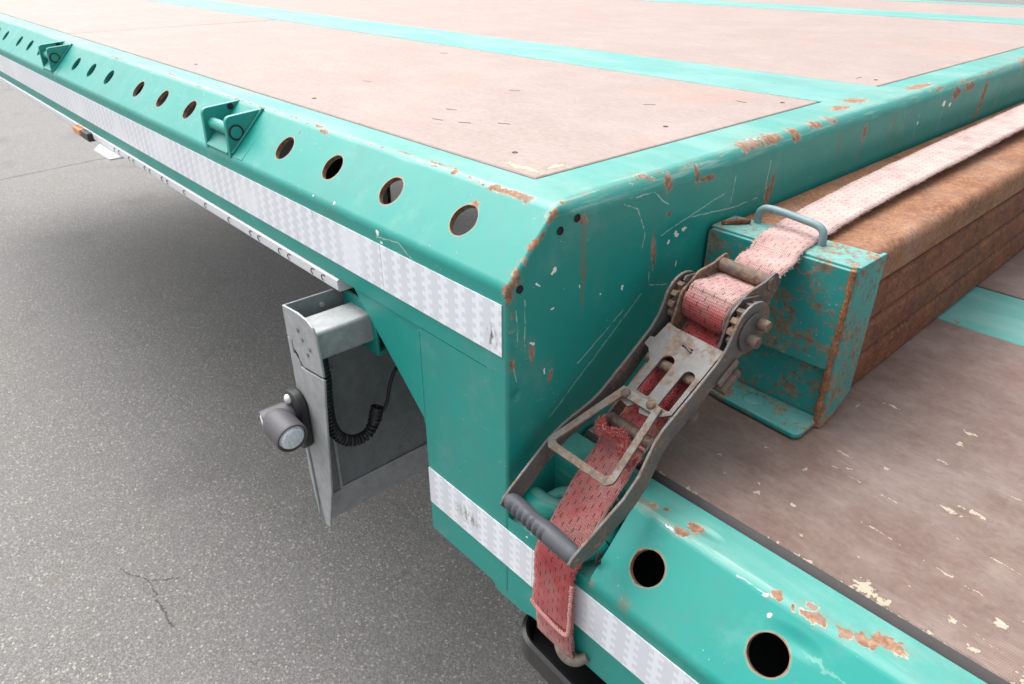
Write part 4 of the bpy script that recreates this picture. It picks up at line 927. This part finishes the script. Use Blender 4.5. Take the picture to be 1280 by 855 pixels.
# sewn double end hanging in front
ribbon('webbing', [((.0790, .010, -.2330), hx(.0265), .1), ((.0800, -.0075, -.2500), hx(.0268), .08), ((.0825, -.0125, -.268), hx(.0270), .06), ((.084, -.0145, -.295), hx(.027), .12), ((.0855, -.0175, -.322), hx(.027), .25)], u0=1.3, fib=.5)
ribbon('webbing', [((.082, -.0090, -.262), hx(.0262), .1), ((.083, -.0100, -.30), hx(.0262), .15), ((.085, -.0115, -.340), hx(.0262), .3), ((.0885, -.0120, -.364), hx(.0255), .5)], u0=1.6, fib=.9)
# stitched rolled hem
M_HEM = mat_plain('hem_thread', (0.50, 0.24, 0.22), 0.9, bump=.9, bs=500, var=.35)
def rope(name, pts, r, mat, tw=.006, parent=None):
    c = catmull(pts, 14); m = MB(); L = 0
    for ph0 in (0, math.pi):
        pp = []; L = 0
        for i, q in enumerate(c):
            if i: L += (q - c[i - 1]).length
            t = (c[min(i + 1, len(c) - 1)] - c[max(i - 1, 0)]).normalized(); N = t.orthogonal().normalized(); B_ = t.cross(N)
            ph = ph0 + 2 * math.pi * L / tw; pp.append(q + (N * math.cos(ph) + B_ * math.sin(ph)) * r * .6)
        m.tube(pp, r * .7, 6)
    return m.build(name, mat, parent or rs_)
rope('stitched_hem', [(.1075, -.0120, -.262), (.1105, -.0165, -.29), (.1120, -.0200, -.321), (.0985, -.0205, -.325), (.0830, -.0200, -.3235), (.0665, -.0195, -.3205), (.0585, -.0190, -.3170)], .0020, M_HEM)
# rusty claw hook gripping the lower lip
hk = catmull([(.088, -.006, -.358), (.096, -.009, -.366), (.106, -.009, -.371), (.117, -.006, -.369), (.125, .000, -.361)], 6)
MB().tube(hk, .008, 12, rs=[.0045 + .0040 * math.sin(math.pi * min(1, (i + 2) / (len(hk)))) for i in range(len(hk))]).build('claw_hook', M_RO, rs_)
# fibres
def fibres(name, lst, r=.00016, mat=None):
    V = []; F = []; FA = []
    for b0, d, L, f in lst:
        s = d.orthogonal().normalized() * r; s2 = d.cross(s).normalized() * r
        bend = Vector((rnd.uniform(-1, 1), rnd.uniform(-1, 1), rnd.uniform(-1, .6))) * L * .35
        n = len(V); mid = b0 + d * L * .55; tip = b0 + d * L + bend
        V += [b0 - s, b0 + s, b0 + s2, mid - s, mid + s, mid + s2, tip]; FA += [f] * 7
        F += [(n, n + 1, n + 4, n + 3), (n + 1, n + 2, n + 5, n + 4), (n + 2, n, n + 3, n + 5), (n + 3, n + 4, n + 6), (n + 4, n + 5, n + 6), (n + 5, n + 3, n + 6)]
    me = bpy.data.meshes.new(name); me.from_pydata([tuple(v) for v in V], [], F); fa = me.attributes.new('fade', 'FLOAT', 'POINT')
    for i, q in enumerate(FA): fa.data[i].value = q
    me.materials.append(mat); o = bpy.data.objects.new(name, me); o['kind'] = 'stuff'; return place(o, rs_)
g = NG('fibre'); at = g.t.nodes.new('ShaderNodeAttribute'); at.attribute_name = 'fade'
M_FIB = g.out(g.mix(at.outputs['Fac'], (0.46, 0.10, 0.09), (0.72, 0.55, 0.51)), .9, spec=.1)
fibres('edge_fibres', FIB, mat=M_FIB)
tuft = []
for i in range(5200):
    f = rnd.random(); c = Vector(LC(.158 + .014 * f + .006 * math.sin(f * 9), -.026 + .054 * f, -.004 - .010 * f))
    ang = rnd.uniform(0, 2 * math.pi); ax = (rv * .9 + ru * .25).normalized(); N = ax.orthogonal().normalized(); B_ = ax.cross(N)
    rad = N * math.cos(ang) + B_ * math.sin(ang)
    d = (rad + ax * rnd.uniform(-.6, .6)).normalized(); c += rad * rnd.uniform(0.001, .0050)
    tuft.append((c, d, rnd.uniform(.0016, .0052), rnd.choice((0, 0, 0, .1, .3, .7))))
fibres('frayed_end', tuft, r=.00030, mat=M_FIB)
MB().tube([LC(.158 + .014 * f + .006 * math.sin(f * 9), -.026 + .054 * f, -.004 - .010 * f) for f in [i / 12 for i in range(13)]], .0042, 8).build('frayed_core', mat_plain('tuft_core', (.40, .09, .08), .95, bump=1, bs=400, var=.5), rs_)
